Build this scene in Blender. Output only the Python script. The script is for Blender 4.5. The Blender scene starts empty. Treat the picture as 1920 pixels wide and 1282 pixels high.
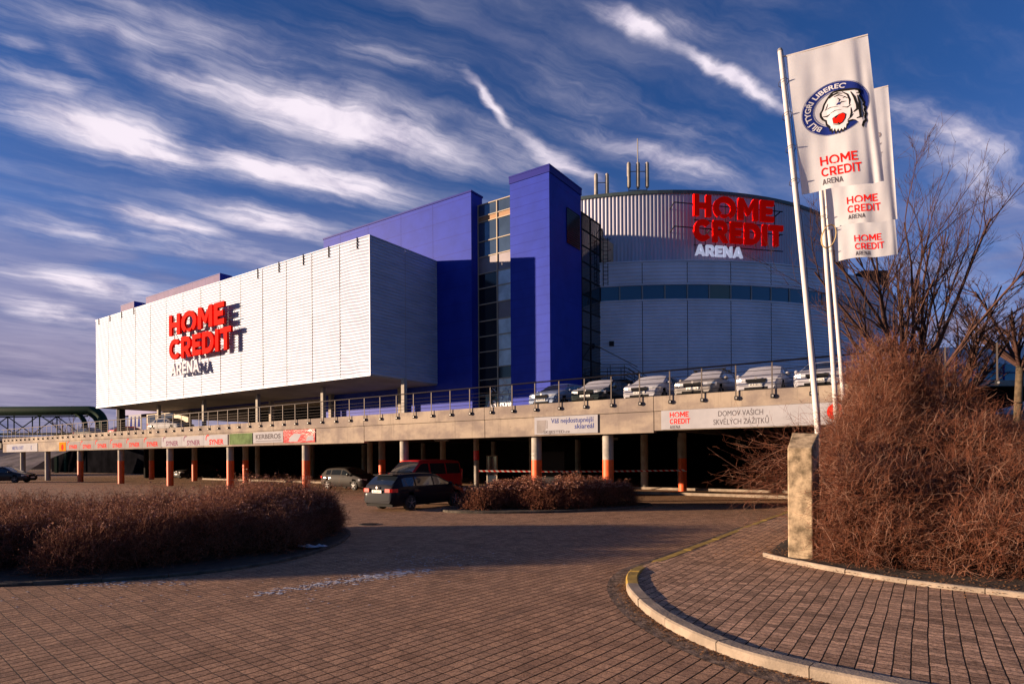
import bpy, bmesh, math, random
import numpy as np
from mathutils import Vector, Matrix
random.seed(7); rng = np.random.default_rng(7)
C = bpy.context.scene.collection
SC = bpy.context.scene
R = math.radians
# ------------------------------------------------------------ camera
cam = bpy.data.cameras.new('camera'); co = bpy.data.objects.new('camera', cam); C.objects.link(co)
cam.sensor_width = 36; cam.lens = 36 * 1127 / 1920; cam.shift_y = 215 / 1920; cam.clip_end = 3000; cam.clip_start = .1
t_ = .0062
co.matrix_world = Matrix(((math.cos(t_), math.sin(t_), 0, 0), (0, 0, -1, 0), (-math.sin(t_), math.cos(t_), 0, 2.1), (0, 0, 0, 1)))
SC.camera = co
# ------------------------------------------------------------ light, sky, exposure
SUNV = Vector((10.75, .52, -1.36)).normalized()          # the way the light travels
SUN_EL = math.asin(-SUNV.z); SUN_AZ = math.atan2(-SUNV.x, -SUNV.y)
sl = bpy.data.lights.new('sun', 'SUN'); sl.energy = 5.0; sl.angle = R(.5); sl.color = (1, .72, .48)
so = bpy.data.objects.new('sun', sl); C.objects.link(so); so.rotation_euler = SUNV.to_track_quat('-Z', 'Y').to_euler()
SC.view_settings.view_transform = 'Standard'; SC.view_settings.look = 'None'; SC.view_settings.gamma = 1
SC.view_settings.exposure = 1.15


class NT:
    def __init__(s, tree): s.t = tree; s.n = tree.nodes; s.l = tree.links

    def new(s, typ, **kw):
        n = s.n.new(typ)
        for k, v in kw.items(): setattr(n, k, v)
        return n

    def set(s, sock, v):
        if hasattr(v, 'links'): s.l.new(v, sock)
        elif v is not None: sock.default_value = v

    def m(s, op, a, b=None, c=None, clamp=False):
        n = s.new('ShaderNodeMath', operation=op, use_clamp=clamp); s.set(n.inputs[0], a)
        if b is not None: s.set(n.inputs[1], b)
        if c is not None: s.set(n.inputs[2], c)
        return n.outputs[0]

    def v(s, op, a, b=None):
        n = s.new('ShaderNodeVectorMath', operation=op); s.set(n.inputs[0], a)
        if b is not None: s.set(n.inputs[1], b)
        return n.outputs['Value'] if op in ('LENGTH', 'DOT_PRODUCT') else n.outputs[0]

    def noise(s, vec, scale, detail=5, rough=.55, dist=0):
        n = s.new('ShaderNodeTexNoise'); s.set(n.inputs['Vector'], vec); n.inputs['Scale'].default_value = scale
        n.inputs['Detail'].default_value = detail; n.inputs['Roughness'].default_value = rough; n.inputs['Distortion'].default_value = dist
        return n.outputs['Fac']

    def mapr(s, v, a, b, c=0, d=1, smooth=True):
        n = s.new('ShaderNodeMapRange', interpolation_type='SMOOTHSTEP' if smooth else 'LINEAR'); s.set(n.inputs['Value'], v)
        for i, q in zip((1, 2, 3, 4), (a, b, c, d)): s.set(n.inputs[i], q)
        return n.outputs[0]

    def mix(s, f, a, b, typ='MIX'):
        n = s.new('ShaderNodeMix', data_type='RGBA', blend_type=typ); s.set(n.inputs[0], f)
        for k, q in ((6, a), (7, b)):
            if isinstance(q, tuple) and len(q) == 3: q = q + (1,)
            s.set(n.inputs[k], q)
        return n.outputs[2]

    def mapping(s, vec, loc=(0, 0, 0), rot=(0, 0, 0), scale=(1, 1, 1), typ='POINT'):
        n = s.new('ShaderNodeMapping', vector_type=typ); s.set(n.inputs[0], vec)
        n.inputs['Location'].default_value = loc; n.inputs['Rotation'].default_value = rot; n.inputs['Scale'].default_value = scale
        return n.outputs[0]


w = bpy.data.worlds.new('World'); SC.world = w; w.use_nodes = True
W = NT(w.node_tree)
for n in list(W.n): W.n.remove(n)
out = W.new('ShaderNodeOutputWorld'); bg = W.new('ShaderNodeBackground')
sky = W.new('ShaderNodeTexSky', sky_type='NISHITA'); sky.sun_disc = False
sky.sun_elevation = SUN_EL; sky.sun_rotation = SUN_AZ; sky.air_density = 1.0; sky.dust_density = .4; sky.ozone_density = 3.0; sky.altitude = 400
tc = W.new('ShaderNodeTexCoord').outputs['Generated']
sx = W.new('ShaderNodeSeparateXYZ'); W.l.new(tc, sx.inputs[0])
zz = W.m('ADD', W.m('MAXIMUM', sx.outputs[2], 0.0), .10)
# the plane the high cirrus lies in
yy = W.m('MAXIMUM', W.m('ABSOLUTE', sx.outputs[1]), .02)
cx = W.new('ShaderNodeCombineXYZ')
# gnomonic to the forward axis so that the cirrus plane is reached by X/(Z+.1), Y/(Z+.1)
zf = W.m('ADD', W.m('MAXIMUM', sx.outputs[2], 0.0), W.m('MULTIPLY', yy, .10))
W.l.new(W.m('DIVIDE', sx.outputs[0], zf), cx.inputs[0]); W.l.new(W.m('DIVIDE', sx.outputs[1], zf), cx.inputs[1])
PV = cx.outputs[0]
wn = W.new('ShaderNodeTexNoise'); W.l.new(PV, wn.inputs['Vector']); wn.inputs['Scale'].default_value = 2.2; wn.inputs['Detail'].default_value = 4
warp = W.v('SCALE', W.v('SUBTRACT', wn.outputs['Color'], (.5, .5, .5)))
warp.node.inputs['Scale'].default_value = .15
PW0 = W.v('ADD', PV, warp)
wn2 = W.new('ShaderNodeTexNoise'); W.l.new(PV, wn2.inputs['Vector']); wn2.inputs['Scale'].default_value = 9; wn2.inputs['Detail'].default_value = 5
warp2 = W.v('SCALE', W.v('SUBTRACT', wn2.outputs['Color'], (.5, .5, .5))); warp2.node.inputs['Scale'].default_value = .07
PW = W.v('ADD', PW0, warp2)
STR = [(-0.807, 1.248, 0.335, 0.225, 0.072, 0.55), (-0.63, 1.257, 0.414, 0.272, 0.084, 0.5), (-0.437, 1.527, 0.452, 0.395, 0.142, 1.0), (-0.689, 1.411, 0.507, 0.203, 0.088, 0.7), (-1.033, 1.28, 0.756, 0.044, 0.037, 0.55), (-0.951, 1.34, 1.267, 0.083, 0.049, 0.5), (-1.021, 1.58, 0.583, 0.27, 0.147, 1.0), (-0.614, 1.772, 0.419, 0.358, 0.119, 1.0), (-1.068, 1.413, 0.684, 0.11, 0.1, 0.6), (-0.052, 1.466, 0.954, 0.123, 0.019, 1.0), (0.13, 1.673, 0.804, 0.209, 0.043, 0.9), (0.016, 1.645, 0.692, 0.208, 0.099, 0.5), (0.447, 1.702, 0.499, 0.328, 0.078, 0.75), (0.255, 1.232, 0.575, 0.123, 0.026, 1.0), (0.511, 1.386, 0.522, 0.255, 0.023, 1.0), (0.33, 1.236, 0.235, 0.099, 0.039, 0.5), (-0.239, 1.333, 0.459, 0.238, 0.062, 0.4), (-1.177, 2.033, 0.472, 0.206, 0.114, 0.95), (-0.8, 2.05, 0.541, 0.245, 0.114, 0.9), (-1.119, 2.208, 0.43, 0.354, 0.131, 0.6), (-1.514, 2.075, 0.414, 0.217, 0.108, 0.6), (-1.806, 2.552, 0.699, 0.304, 0.215, 0.9), (-2.199, 2.91, 1.042, 0.244, 0.234, 0.8), (1.163, 1.597, 0.455, 0.425, 0.058, 0.75), (1.354, 1.784, 0.512, 0.412, 0.05, 0.6), (0.36, 1.535, 0.476, 0.378, 0.088, 0.35), (-0.252, 1.546, 0.691, 0.239, 0.1, 0.5)]
acc = None
for (a, b, ang, L, Wd, I) in STR:
    d = W.v('LENGTH', W.mapping(PW, (a, b, 0), (0, 0, ang), (L * 1.35, Wd * 1.25, 1), 'TEXTURE'))
    g = W.m('MULTIPLY', W.mapr(d, 1.35, -.15, 0, I), 1.0)
    acc = g if acc is None else W.m('MAXIMUM', acc, g)
fib = W.noise(W.mapping(PW, (0, 0, 0), (0, 0, .47), (1.1, .11, 1), 'TEXTURE'), 2.0, 10, .64, .3)
fin_ = W.noise(W.mapping(PW, (4, 1, 0), (0, 0, .62), (.5, .075, 1), 'TEXTURE'), 2.6, 8, .66, .6)
puf = W.noise(PW, 4.2, 9, .58, .2)
veil = W.noise(W.mapping(PW, (2, 0, 0), (0, 0, .47), (1.6, .34, 1), 'TEXTURE'), 1.7, 8, .6, .3)
tex = W.m('ADD', W.m('ADD', W.m('MULTIPLY', fib, .5), W.m('MULTIPLY', fin_, .25)), W.m('MULTIPLY', puf, .25))
dens = W.mapr(W.m('ADD', tex, W.m('MULTIPLY', acc, .30)), .47, .90)
dens = W.m('ADD', W.m('MULTIPLY', dens, W.m('ADD', W.m('MULTIPLY', acc, 1.15), .07)), W.m('ADD', W.m('MULTIPLY', W.mapr(veil, .42, .75), .17), W.m('MULTIPLY', W.m('MULTIPLY', acc, acc), W.m('MULTIPLY', puf, .55))), clamp=True)
# low grey-mauve banks near the horizon
el = W.m('DIVIDE', sx.outputs[2], W.m('MAXIMUM', W.v('LENGTH', tc), .001))
bank = W.noise(W.mapping(tc, (3, 0, 0), (0, 0, 0), (1.6, 1.6, 9)), 1.7, 8, .6, .3)
low = W.m('MULTIPLY', W.mapr(bank, .40, .60), W.mapr(el, .42, .08))
low = W.m('MAXIMUM', low, W.m('MULTIPLY', W.m('MULTIPLY', W.mapr(bank, .34, .52), W.mapr(el, .30, .12)), W.mapr(sx.outputs[0], -.25, -.6)))
skyc = W.mix(1.0, sky.outputs[0], (.50, .80, 1.38), 'MULTIPLY')
hz = W.mapr(el, .48, .04)
skyc = W.mix(W.m('MULTIPLY', hz, .60), skyc, (2.3, 2.7, 5.2))
skyc = W.mix(W.m('MULTIPLY', low, .85), skyc, W.mix(W.mapr(bank, .48, .66), (1.5, 1.35, 2.5), (3.3, 2.8, 3.9)))
cloudc = W.mix(W.mapr(puf, .30, .60), (4.6, 4.2, 5.6), (8.6, 7.7, 8.6))
fin = W.mix(dens, skyc, cloudc)
# unseen rear half of the sky, kept cloudless and darker to set the fill light
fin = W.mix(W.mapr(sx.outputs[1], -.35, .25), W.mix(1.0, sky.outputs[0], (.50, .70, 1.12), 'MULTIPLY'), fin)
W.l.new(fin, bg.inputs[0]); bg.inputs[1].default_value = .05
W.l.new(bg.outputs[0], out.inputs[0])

# ------------------------------------------------------------ materials
def mat(name, col, rough=.6, metal=0., var=0., vscale=3., bump=0., bscale=20., spec=.5, coat=0., stretch=(1, 1, 1), col2=None):
    m = bpy.data.materials.new(name); m.use_nodes = True; N = NT(m.node_tree)
    b = N.n['Principled BSDF']; b.inputs['Roughness'].default_value = rough; b.inputs['Metallic'].default_value = metal
    b.inputs['Specular IOR Level'].default_value = spec; b.inputs['Coat Weight'].default_value = coat
    b.inputs['Coat Roughness'].default_value = .05
    o = N.new('ShaderNodeTexCoord').outputs['Object']
    if var or col2:
        nz = N.noise(N.mapping(o, scale=stretch), vscale, 8, .62)
        c2 = col2 or tuple(c * (1 - var) for c in col)
        c1 = col if col2 else tuple(min(1, c * (1 + var * .5)) for c in col)
        N.l.new(N.mix(N.mapr(nz, .3, .7), c1, c2), b.inputs['Base Color'])
    else: b.inputs['Base Color'].default_value = (*col, 1)
    if bump:
        bn = N.new('ShaderNodeBump'); bn.inputs['Strength'].default_value = bump; bn.inputs['Distance'].default_value = .02
        N.l.new(N.noise(o, bscale, 6, .6), bn.inputs['Height']); N.l.new(bn.outputs[0], b.inputs['Normal'])
    return m


M = {}
M['cladding'] = mat('silver_cladding', (.40, .45, .58), .50, .08, .12, .5, stretch=(1, 1, 4), spec=.35)
M['drum_clad'] = mat('drum_cladding', (.68, .70, .86), .55, .1, .14, .35)
M['drum_rib'] = mat('ribbed_cladding', (.46, .46, .57), .55, .1, .10, .6, stretch=(3, 3, .4))
M['seam'] = mat('dark_seam', (.05, .05, .06), .6)
M['soffit'] = mat('soffit', (.36, .30, .25), .8, 0, .25, .4)
M['blue'] = mat('blue_panels', (.016, .036, .36), .55, 0, .14, .7, spec=.14)
M['blue_trim'] = mat('blue_trim', (.016, .02, .22), .5, spec=.12)
M['glass'] = mat('facade_glass', (.02, .03, .045), .06, 0, spec=1.0)
M['glass_reflect'] = mat('painted_sky_glass', (.50, .58, .66), .3, .2, .3, .9)  # pale sky reflection of these panes is put into the base colour
M['glass_mid'] = mat('sky_glass', (.10, .15, .21), .08, .55, .2, .6)
M['glass_dark'] = mat('dark_glass', (.008, .01, .014), .1, 0, spec=.5)
M['spandrel'] = mat('spandrel_panel', (.20, .18, .21), .5, .2, .15, 1.2)
M['spandrel_brown'] = mat('brown_spandrel', (.32, .17, .08), .6)
M['mullion'] = mat('pale_mullion', (.42, .36, .28), .6, .1, spec=.2)
M['concrete'] = mat('concrete', (.40, .355, .31), .85, 0, .38, .55, .35, 9)
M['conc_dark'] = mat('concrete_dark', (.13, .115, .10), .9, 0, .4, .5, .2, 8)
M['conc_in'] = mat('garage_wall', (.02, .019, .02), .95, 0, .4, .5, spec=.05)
M['column'] = mat('column_concrete', (.36, .33, .30), .85, 0, .3, 1.5, .25, 14)
M['orange'] = mat('orange_paint', (.78, .115, .02), .55, 0, .22, 2.2, .15, 14)
M['metal'] = mat('railing_steel', (.10, .085, .08), .6, .3, spec=.2)
M['steel'] = mat('steel', (.30, .29, .29), .55, .4)
M['darkmetal'] = mat('dark_metal', (.03, .03, .034), .8, .0, spec=.08)
M['red'] = mat('sign_red', (.80, .012, .006), .85, 0, spec=.05)
M['signside'] = mat('sign_side', (.25, .01, .01), .5)
M['white'] = mat('sign_white', (.62, .62, .70), .8, spec=.1)
M['grey_txt'] = mat('grey_lettering', (.10, .09, .10), .6, spec=.03)
M['navy'] = mat('navy', (.03, .05, .22), .6, spec=.03)
M['navy_ring'] = mat('navy_ring', (.012, .025, .18), .8, spec=.03)
M['banner'] = mat('banner_vinyl', (.36, .36, .40), .85, 0, .10, 1.2, spec=.05)
M['banner_syner'] = mat('banner_faded', (.27, .25, .255), .85, 0, .16, 1.0, spec=.05)
M['syner_red'] = mat('faded_red', (.55, .03, .02), .9, spec=.03)
M['syner_grey'] = mat('faded_purple', (.20, .09, .14), .9, spec=.03)
M['greenb'] = mat('banner_green', (.12, .18, .08), .85, 0, .4, 1.5, spec=.05)
M['redb'] = mat('banner_red', (.42, .008, .02), .14, 0, .2, 2, bump=.9, bscale=1.4, spec=.10)
M['orangeb'] = mat('banner_orange', (.55, .20, .01), .9, spec=.03)
M['slate'] = mat('slate_grad', (.16, .14, .15), .6, 0, .5, 1)
M['pole'] = mat('flagpole_white', (.62, .58, .58), .6, spec=.2)
M['green_pipe'] = mat('green_pipe', (.012, .045, .028), .7, 0, .2, 1, spec=.12)
M['soil'] = mat('soil', (.05, .032, .02), .95, 0, .6, 6, .8, 25)
M['bark'] = mat('bark', (.10, .07, .04), .9, 0, .45, 5, .5, 30)
M['twigdark'] = mat('dark_twigs', (.10, .055, .045), .9, 0, .3, 6)
M['tyre'] = mat('tyre', (.02, .02, .02), .85)
M['rim'] = mat('alloy_rim', (.28, .27, .28), .45, .6, spec=.3)
M['carglass'] = mat('car_glass', (.015, .02, .028), .05, 0, spec=1.0)
M['frost'] = mat('frosted_glass', (.34, .34, .39), .85, 0, .10, 6)
M['lamp'] = mat('headlamp', (.62, .62, .64), .15, .3)
M['taillamp'] = mat('taillamp', (.70, .02, .015), .25)
M['blackplastic'] = mat('black_plastic', (.012, .012, .013), .7, spec=.1)
M['plate'] = mat('plate', (.75, .75, .72), .5)
M['yellow'] = mat('yellow_kerb', (.40, .26, .045), .85, 0, .35, 3, .3, 25)
M['innerdark'] = mat('inner_shade_flakes', (.035, .014, .009), 1, spec=.0)  # near-black brown of the flakes added to shade the bush interiors
M['kerb'] = mat('kerb_stone', (.31, .25, .195), .85, 0, .32, 2.5, .45, 30)
M['kerb_shaded'] = mat('kerb_shaded', (.085, .07, .055), .95, 0, .5, 4, .4, 30)  # darker copy of the kerb colour; the shade under the hedges is painted in
M['snow'] = mat('old_snow', (.48, .48, .52), .7, 0, .15, 8, .5, 30)
M['leaf'] = mat('dead_leaf', (.24, .11, .045), .9, 0, .5, 12)
M['hill'] = mat('hill', (.07, .045, .045), 1, 0, .4, .05)
M['greyroof'] = mat('grey_roof', (.20, .19, .24), .8, 0, .2, .3)
M['turq'] = mat('turquoise_wall', (.10, .32, .46), .4, .1, .2, .3)
M['beige'] = mat('beige_wall', (.45, .36, .24), .8, 0, .2, .8)
M['grate'] = mat('cast_iron', (.06, .045, .04), .7, .4, .3, 12)


def paver_mat(name, c1, c2, mort, bw, bh, off, rot, msize, big=.35, rowm=.012):
    m = bpy.data.materials.new(name); m.use_nodes = True; N = NT(m.node_tree); b = N.n['Principled BSDF']
    o = N.new('ShaderNodeTexCoord').outputs['Object']
    wob = N.new('ShaderNodeTexNoise'); N.l.new(o, wob.inputs['Vector']); wob.inputs['Scale'].default_value = .7; wob.inputs['Detail'].default_value = 3
    wv = N.v('SCALE', N.v('SUBTRACT', wob.outputs['Color'], (.5, .5, .5))); wv.node.inputs['Scale'].default_value = .045
    wob2 = N.new('ShaderNodeTexNoise'); N.l.new(o, wob2.inputs['Vector']); wob2.inputs['Scale'].default_value = 9; wob2.inputs['Detail'].default_value = 2
    wv2 = N.v('SCALE', N.v('SUBTRACT', wob2.outputs['Color'], (.5, .5, .5))); wv2.node.inputs['Scale'].default_value = .010
    vv = N.mapping(N.v('ADD', N.v('ADD', o, wv), wv2), rot=(0, 0, rot))
    br = N.new('ShaderNodeTexBrick'); N.l.new(vv, br.inputs['Vector']); br.offset = off; br.squash = 1
    br.inputs['Scale'].default_value = 1; br.inputs['Brick Width'].default_value = bw; br.inputs['Row Height'].default_value = bh
    br.inputs['Mortar Size'].default_value = msize; br.inputs['Mortar Smooth'].default_value = .35; br.inputs['Bias'].default_value = 0
    br.inputs['Color1'].default_value = (*c1, 1); br.inputs['Color2'].default_value = (*c2, 1); br.inputs['Mortar'].default_value = (*mort, 1)
    b2 = N.new('ShaderNodeTexBrick'); N.l.new(vv, b2.inputs['Vector']); b2.offset = 0; b2.inputs['Scale'].default_value = 1; b2.inputs['Brick Width'].default_value = 90; b2.inputs['Row Height'].default_value = bh
    b2.inputs['Mortar Size'].default_value = rowm; b2.inputs['Mortar Smooth'].default_value = .5; b2.inputs['Color1'].default_value = b2.inputs['Color2'].default_value = (1, 1, 1, 1); b2.inputs['Mortar'].default_value = (.10, .09, .085, 1)
    brc = N.mix(1.0, br.outputs['Color'], b2.outputs['Color'], 'MULTIPLY')
    fine = N.m('ADD', N.m('MULTIPLY', N.noise(o, 75, 3, .8), .5), N.m('MULTIPLY', N.noise(o, 24, 3, .8), .5)); mid = N.noise(o, 1.3, 6, .6); bigt = N.noise(o, .22, 5, .6)
    col = N.mix(N.mapr(fine, .40, .62), brc, N.mix(1.0, brc, (.34, .32, .31), 'MULTIPLY'))
    col = N.mix(N.m('MULTIPLY', N.mapr(mid, .42, .72), .45), col, N.mix(1.0, col, (.50, .46, .44), 'MULTIPLY'))
    col = N.mix(N.m('MULTIPLY', N.mapr(bigt, .4, .7), big), col, N.mix(1.0, col, (1.35, 1.25, 1.15), 'MULTIPLY'))
    st = N.noise(N.mapping(o, (0, 0, 0), (0, 0, .9), (2.6, .35, 1), 'TEXTURE'), 1.0, 6, .6); blot = N.noise(o, 2.6, 3, .5)
    col = N.mix(N.m('MULTIPLY', N.mapr(st, .56, .70), .35), col, (.11, .08, .065)); col = N.mix(N.m('MULTIPLY', N.mapr(blot, .70, .76), .6), col, (.07, .05, .042))
    N.l.new(col, b.inputs['Base Color']); b.inputs['Roughness'].default_value = .82; b.inputs['Specular IOR Level'].default_value = .12
    h = N.m('ADD', N.m('SUBTRACT', N.m('MULTIPLY', N.m('SUBTRACT', 1.0, br.outputs['Fac']), .7), N.m('MULTIPLY', b2.outputs['Fac'], .9)), N.m('ADD', N.m('MULTIPLY', fine, .30), N.m('MULTIPLY', N.noise(o, 5, 4, .6), .35)))
    bp = N.new('ShaderNodeBump'); bp.inputs['Strength'].default_value = .9; bp.inputs['Distance'].default_value = .013
    N.l.new(h, bp.inputs['Height']); N.l.new(bp.outputs[0], b.inputs['Normal'])
    return m


FR = math.atan2(-.5687, .8226)        # the frame all the buildings stand in: s to the right along the deck, d away from it
M['road'] = paver_mat('road_pavers', (.64, .385, .235), (.43, .26, .165), (.14, .10, .08), .18, .145, 0, R(-49), .006, rowm=.011)
M['walk'] = paver_mat('walk_pavers', (.92, .57, .36), (.42, .265, .17), (.14, .10, .08), .125, .145, .5, -FR + R(90), .008, .25, .006)


def twig_mat(name, stops):
    m = bpy.data.materials.new(name); m.use_nodes = True; N = NT(m.node_tree); b = N.n['Principled BSDF']
    g = N.new('ShaderNodeNewGeometry'); r = N.new('ShaderNodeValToRGB'); N.l.new(g.outputs['Random Per Island'], r.inputs[0])
    e = r.color_ramp.elements
    while len(e) < len(stops): e.new(.5)
    for i, c in enumerate(stops): e[i].position = i / (len(stops) - 1); e[i].color = (*c, 1)
    N.l.new(r.outputs[0], b.inputs['Base Color']); b.inputs['Roughness'].default_value = .8; b.inputs['Specular IOR Level'].default_value = .2
    return m


M['twig_big'] = twig_mat('spirea_twigs', [(.055, .017, .009), (.17, .052, .028), (.27, .11, .065), (.10, .030, .015), (.46, .27, .20)])
M['twig_hedge'] = twig_mat('hedge_twigs', [(.06, .018, .009), (.18, .055, .028), (.34, .15, .09), (.10, .03, .015)])
M['umbel'] = twig_mat('dry_umbels', [(.36, .17, .11), (.55, .32, .24), (.24, .09, .05)])
M['twig_leaf'] = twig_mat('hedge_leaves', [(.10, .026, .014), (.24, .075, .04), (.36, .17, .12), (.14, .04, .02)])
M['branch'] = twig_mat('bare_branches', [(.055, .026, .022), (.085, .042, .032), (.04, .022, .02)])

# rib / concrete extras -------------------------------------------------
def fascia_mat():
    m = bpy.data.materials.new('stained_concrete'); m.use_nodes = True; N = NT(m.node_tree); b = N.n['Principled BSDF']
    o = N.new('ShaderNodeTexCoord').outputs['Object']
    b.inputs['Specular IOR Level'].default_value = .2
    a = N.noise(N.mapping(o, scale=(1, 1, 1.6)), .55, 8, .62); s = N.noise(N.mapping(o, scale=(3.5, 1, .25)), 1.6, 6, .65); p = N.noise(o, 4.5, 4, .6); f = N.noise(o, 30, 4, .6)
    col = N.mix(N.mapr(a, .38, .62), (.34, .28, .225), (.18, .145, .135))
    col = N.mix(N.m('MULTIPLY', N.mapr(s, .52, .72), .5), col, (.12, .095, .08))
    col = N.mix(N.m('MULTIPLY', N.mapr(p, .66, .74), .75), col, (.12, .08, .05))
    col = N.mix(N.m('MULTIPLY', f, .25), col, (.42, .36, .30))
    N.l.new(col, b.inputs['Base Color']); b.inputs['Roughness'].default_value = .85
    bp = N.new('ShaderNodeBump'); bp.inputs['Strength'].default_value = .3; bp.inputs['Distance'].default_value = .02
    N.l.new(N.m('ADD', f, p), bp.inputs['Height']); N.l.new(bp.outputs[0], b.inputs['Normal'])
    return m
M['fascia'] = fascia_mat()


def paint(name, col, metal=.0, coat=.6, dirt=.12, spec=.2):
    m_ = mat(name, col, .6, metal, dirt, 3, coat=coat * .5, spec=.25); m_.node_tree.nodes['Principled BSDF'].inputs['Specular IOR Level'].default_value = spec; m_.node_tree.nodes['Principled BSDF'].inputs['Coat Roughness'].default_value = .04; return m_

def tape_mat():
    m = bpy.data.materials.new('barrier_tape'); m.use_nodes = True; N = NT(m.node_tree); b = N.n['Principled BSDF']
    o = N.new('ShaderNodeTexCoord').outputs['Object']; s = N.new('ShaderNodeSeparateXYZ'); N.l.new(o, s.inputs[0])
    f = N.m('GREATER_THAN', N.m('FRACT', N.m('MULTIPLY', N.m('ADD', s.outputs[0], s.outputs[2]), 3.4)), .5)
    N.l.new(N.mix(f, (.75, .03, .02), (.80, .78, .75)), b.inputs['Base Color']); b.inputs['Roughness'].default_value = .5
    return m
M['tape'] = tape_mat()

# ------------------------------------------------------------ geometry helpers
class MB:
    def __init__(s): s.v = []; s.f = []

    def add(s, vs, fs):
        k = len(s.v); s.v.extend([tuple(v) for v in vs]); s.f.extend([tuple(k + i for i in f) for f in fs]); return s

    def box(s, x0, x1, y0, y1, z0, z1):
        return s.add([(x0, y0, z0), (x1, y0, z0), (x1, y1, z0), (x0, y1, z0), (x0, y0, z1), (x1, y0, z1), (x1, y1, z1), (x0, y1, z1)],
                     [(0, 3, 2, 1), (4, 5, 6, 7), (0, 1, 5, 4), (1, 2, 6, 5), (2, 3, 7, 6), (3, 0, 4, 7)])

    def bar(s, p, q, wd, hd=None):
        p = Vector(p); q = Vector(q); d = (q - p).normalized(); up = Vector((0, 0, 1)) if abs(d.z) < .95 else Vector((1, 0, 0))
        a = d.cross(up).normalized() * (wd / 2); b = a.cross(d).normalized() * ((hd or wd) / 2)
        vs = [e + i * a + j * b for e in (p, q) for i, j in ((-1, -1), (1, -1), (1, 1), (-1, 1))]
        return s.add(vs, [(0, 1, 2, 3), (7, 6, 5, 4), (0, 4, 5, 1), (1, 5, 6, 2), (2, 6, 7, 3), (3, 7, 4, 0)])

    def tube(s, pts, rad, n=10, cap=True):
        pts = [Vector(p) for p in pts]; K = len(pts); rad = rad if hasattr(rad, '__len__') else [rad] * K; k0 = len(s.v)
        u = None
        for i, p in enumerate(pts):
            d = (pts[min(i + 1, K - 1)] - pts[max(i - 1, 0)]).normalized()
            if u is None: u = d.cross(Vector((0, 0, 1)) if abs(d.z) < .9 else Vector((1, 0, 0))).normalized()
            u = (u - d * u.dot(d)).normalized(); v = d.cross(u)
            for j in range(n):
                a = 2 * math.pi * j / n; s.v.append(tuple(p + (u * math.cos(a) + v * math.sin(a)) * rad[i]))
        for i in range(K - 1):
            for j in range(n):
                j2 = (j + 1) % n; s.f.append((k0 + i * n + j, k0 + i * n + j2, k0 + (i + 1) * n + j2, k0 + (i + 1) * n + j))
        if cap:
            s.f.append(tuple(k0 + j for j in range(n))[::-1]); s.f.append(tuple(k0 + (K - 1) * n + j for j in range(n)))
        return s

    def prism(s, poly, z0, z1):      # poly of (x, y), extruded in z
        n = len(poly)
        return s.add([(x, y, z0) for x, y in poly] + [(x, y, z1) for x, y in poly],
                     [tuple(range(n))[::-1], tuple(range(n, 2 * n))] + [(i, (i + 1) % n, n + (i + 1) % n, n + i) for i in range(n)])

    def prism_v(s, poly, y0, y1):    # poly of (x, z), extruded in y
        n = len(poly)
        return s.add([(x, y0, z) for x, z in poly] + [(x, y1, z) for x, z in poly],
                     [tuple(range(n)), tuple(range(n, 2 * n))[::-1]] + [(i, n + i, n + (i + 1) % n, (i + 1) % n) for i in range(n)])


BASE = {}
def tag(o, label=None, cat=None, group=None, kind=None):
    if label: o['label'] = label
    if cat: o['category'] = cat
    if group: o['group'] = group
    if kind: o['kind'] = kind
    return o

def thing(name, label, cat, base=(0, 0, 0), frame=True, group=None, rz=0.0):
    o = bpy.data.objects.new(name, None); C.objects.link(o); o.empty_display_size = .3
    b = Vector(base)
    if frame:
        o.location = Matrix.Rotation(FR, 3, 'Z') @ b; o.rotation_euler = (0, 0, FR + rz)
    else: o.location = b; o.rotation_euler = (0, 0, rz)
    BASE[o.name] = b if rz == 0 else Vector((0, 0, 0))
    return tag(o, label, cat, group)

def link(name, mb, mt, parent=None, smooth=False, frame=True, base=None):
    me = bpy.data.meshes.new(name)
    if parent is not None: b = BASE.get(parent.name, Vector((0, 0, 0)))
    else: b = Vector(base) if base else Vector((0, 0, 0))
    me.from_pydata([(x - b.x, y - b.y, z - b.z) for x, y, z in mb.v], [], mb.f); me.update()
    for q in (mt if isinstance(mt, (list, tuple)) else [mt]): me.materials.append(M[q] if isinstance(q, str) else q)
    if smooth:
        me.polygons.foreach_set('use_smooth', [True] * len(me.polygons))
    o = bpy.data.objects.new(name, me); C.objects.link(o)
    if parent is not None:
        o.parent = parent; BASE[o.name] = b
    elif frame:
        o.location = Matrix.Rotation(FR, 3, 'Z') @ b; o.rotation_euler = (0, 0, FR)
    else: o.location = b
    return o

def smooth_by_angle(o, deg=35):
    me = o.data; bm = bmesh.new(); bm.from_mesh(me)
    bmesh.ops.recalc_face_normals(bm, faces=bm.faces)
    for f in bm.faces: f.smooth = True
    for e in bm.edges:
        if len(e.link_faces) == 2 and e.calc_face_angle(0) > R(deg): e.smooth = False
    bm.to_mesh(me); bm.free()

def soften(o, wdt, seg=2):
    md = o.modifiers.new('bevel', 'BEVEL'); md.width = wdt; md.segments = seg; md.limit_method = 'ANGLE'; md.angle_limit = R(40)

def structure(name, mb, mt, frame=False):
    o = link(name, mb, mt, frame=frame); o['kind'] = 'structure'; return o

def copy_tree(o, parent=None):
    c = o.copy(); C.objects.link(c)
    if parent: c.parent = parent; c.matrix_parent_inverse = o.matrix_parent_inverse.copy()
    for ch in [k for k in C.objects if k.parent == o]: copy_tree(ch, c)
    return c

# lettering ---------------------------------------------------------------
def arc(cx, cy, rx, ry, a0, a1, n=18):
    return [(cx + rx * math.cos(R(a0 + (a1 - a0) * i / n)), cy + ry * math.sin(R(a0 + (a1 - a0) * i / n))) for i in range(n + 1)]

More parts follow.
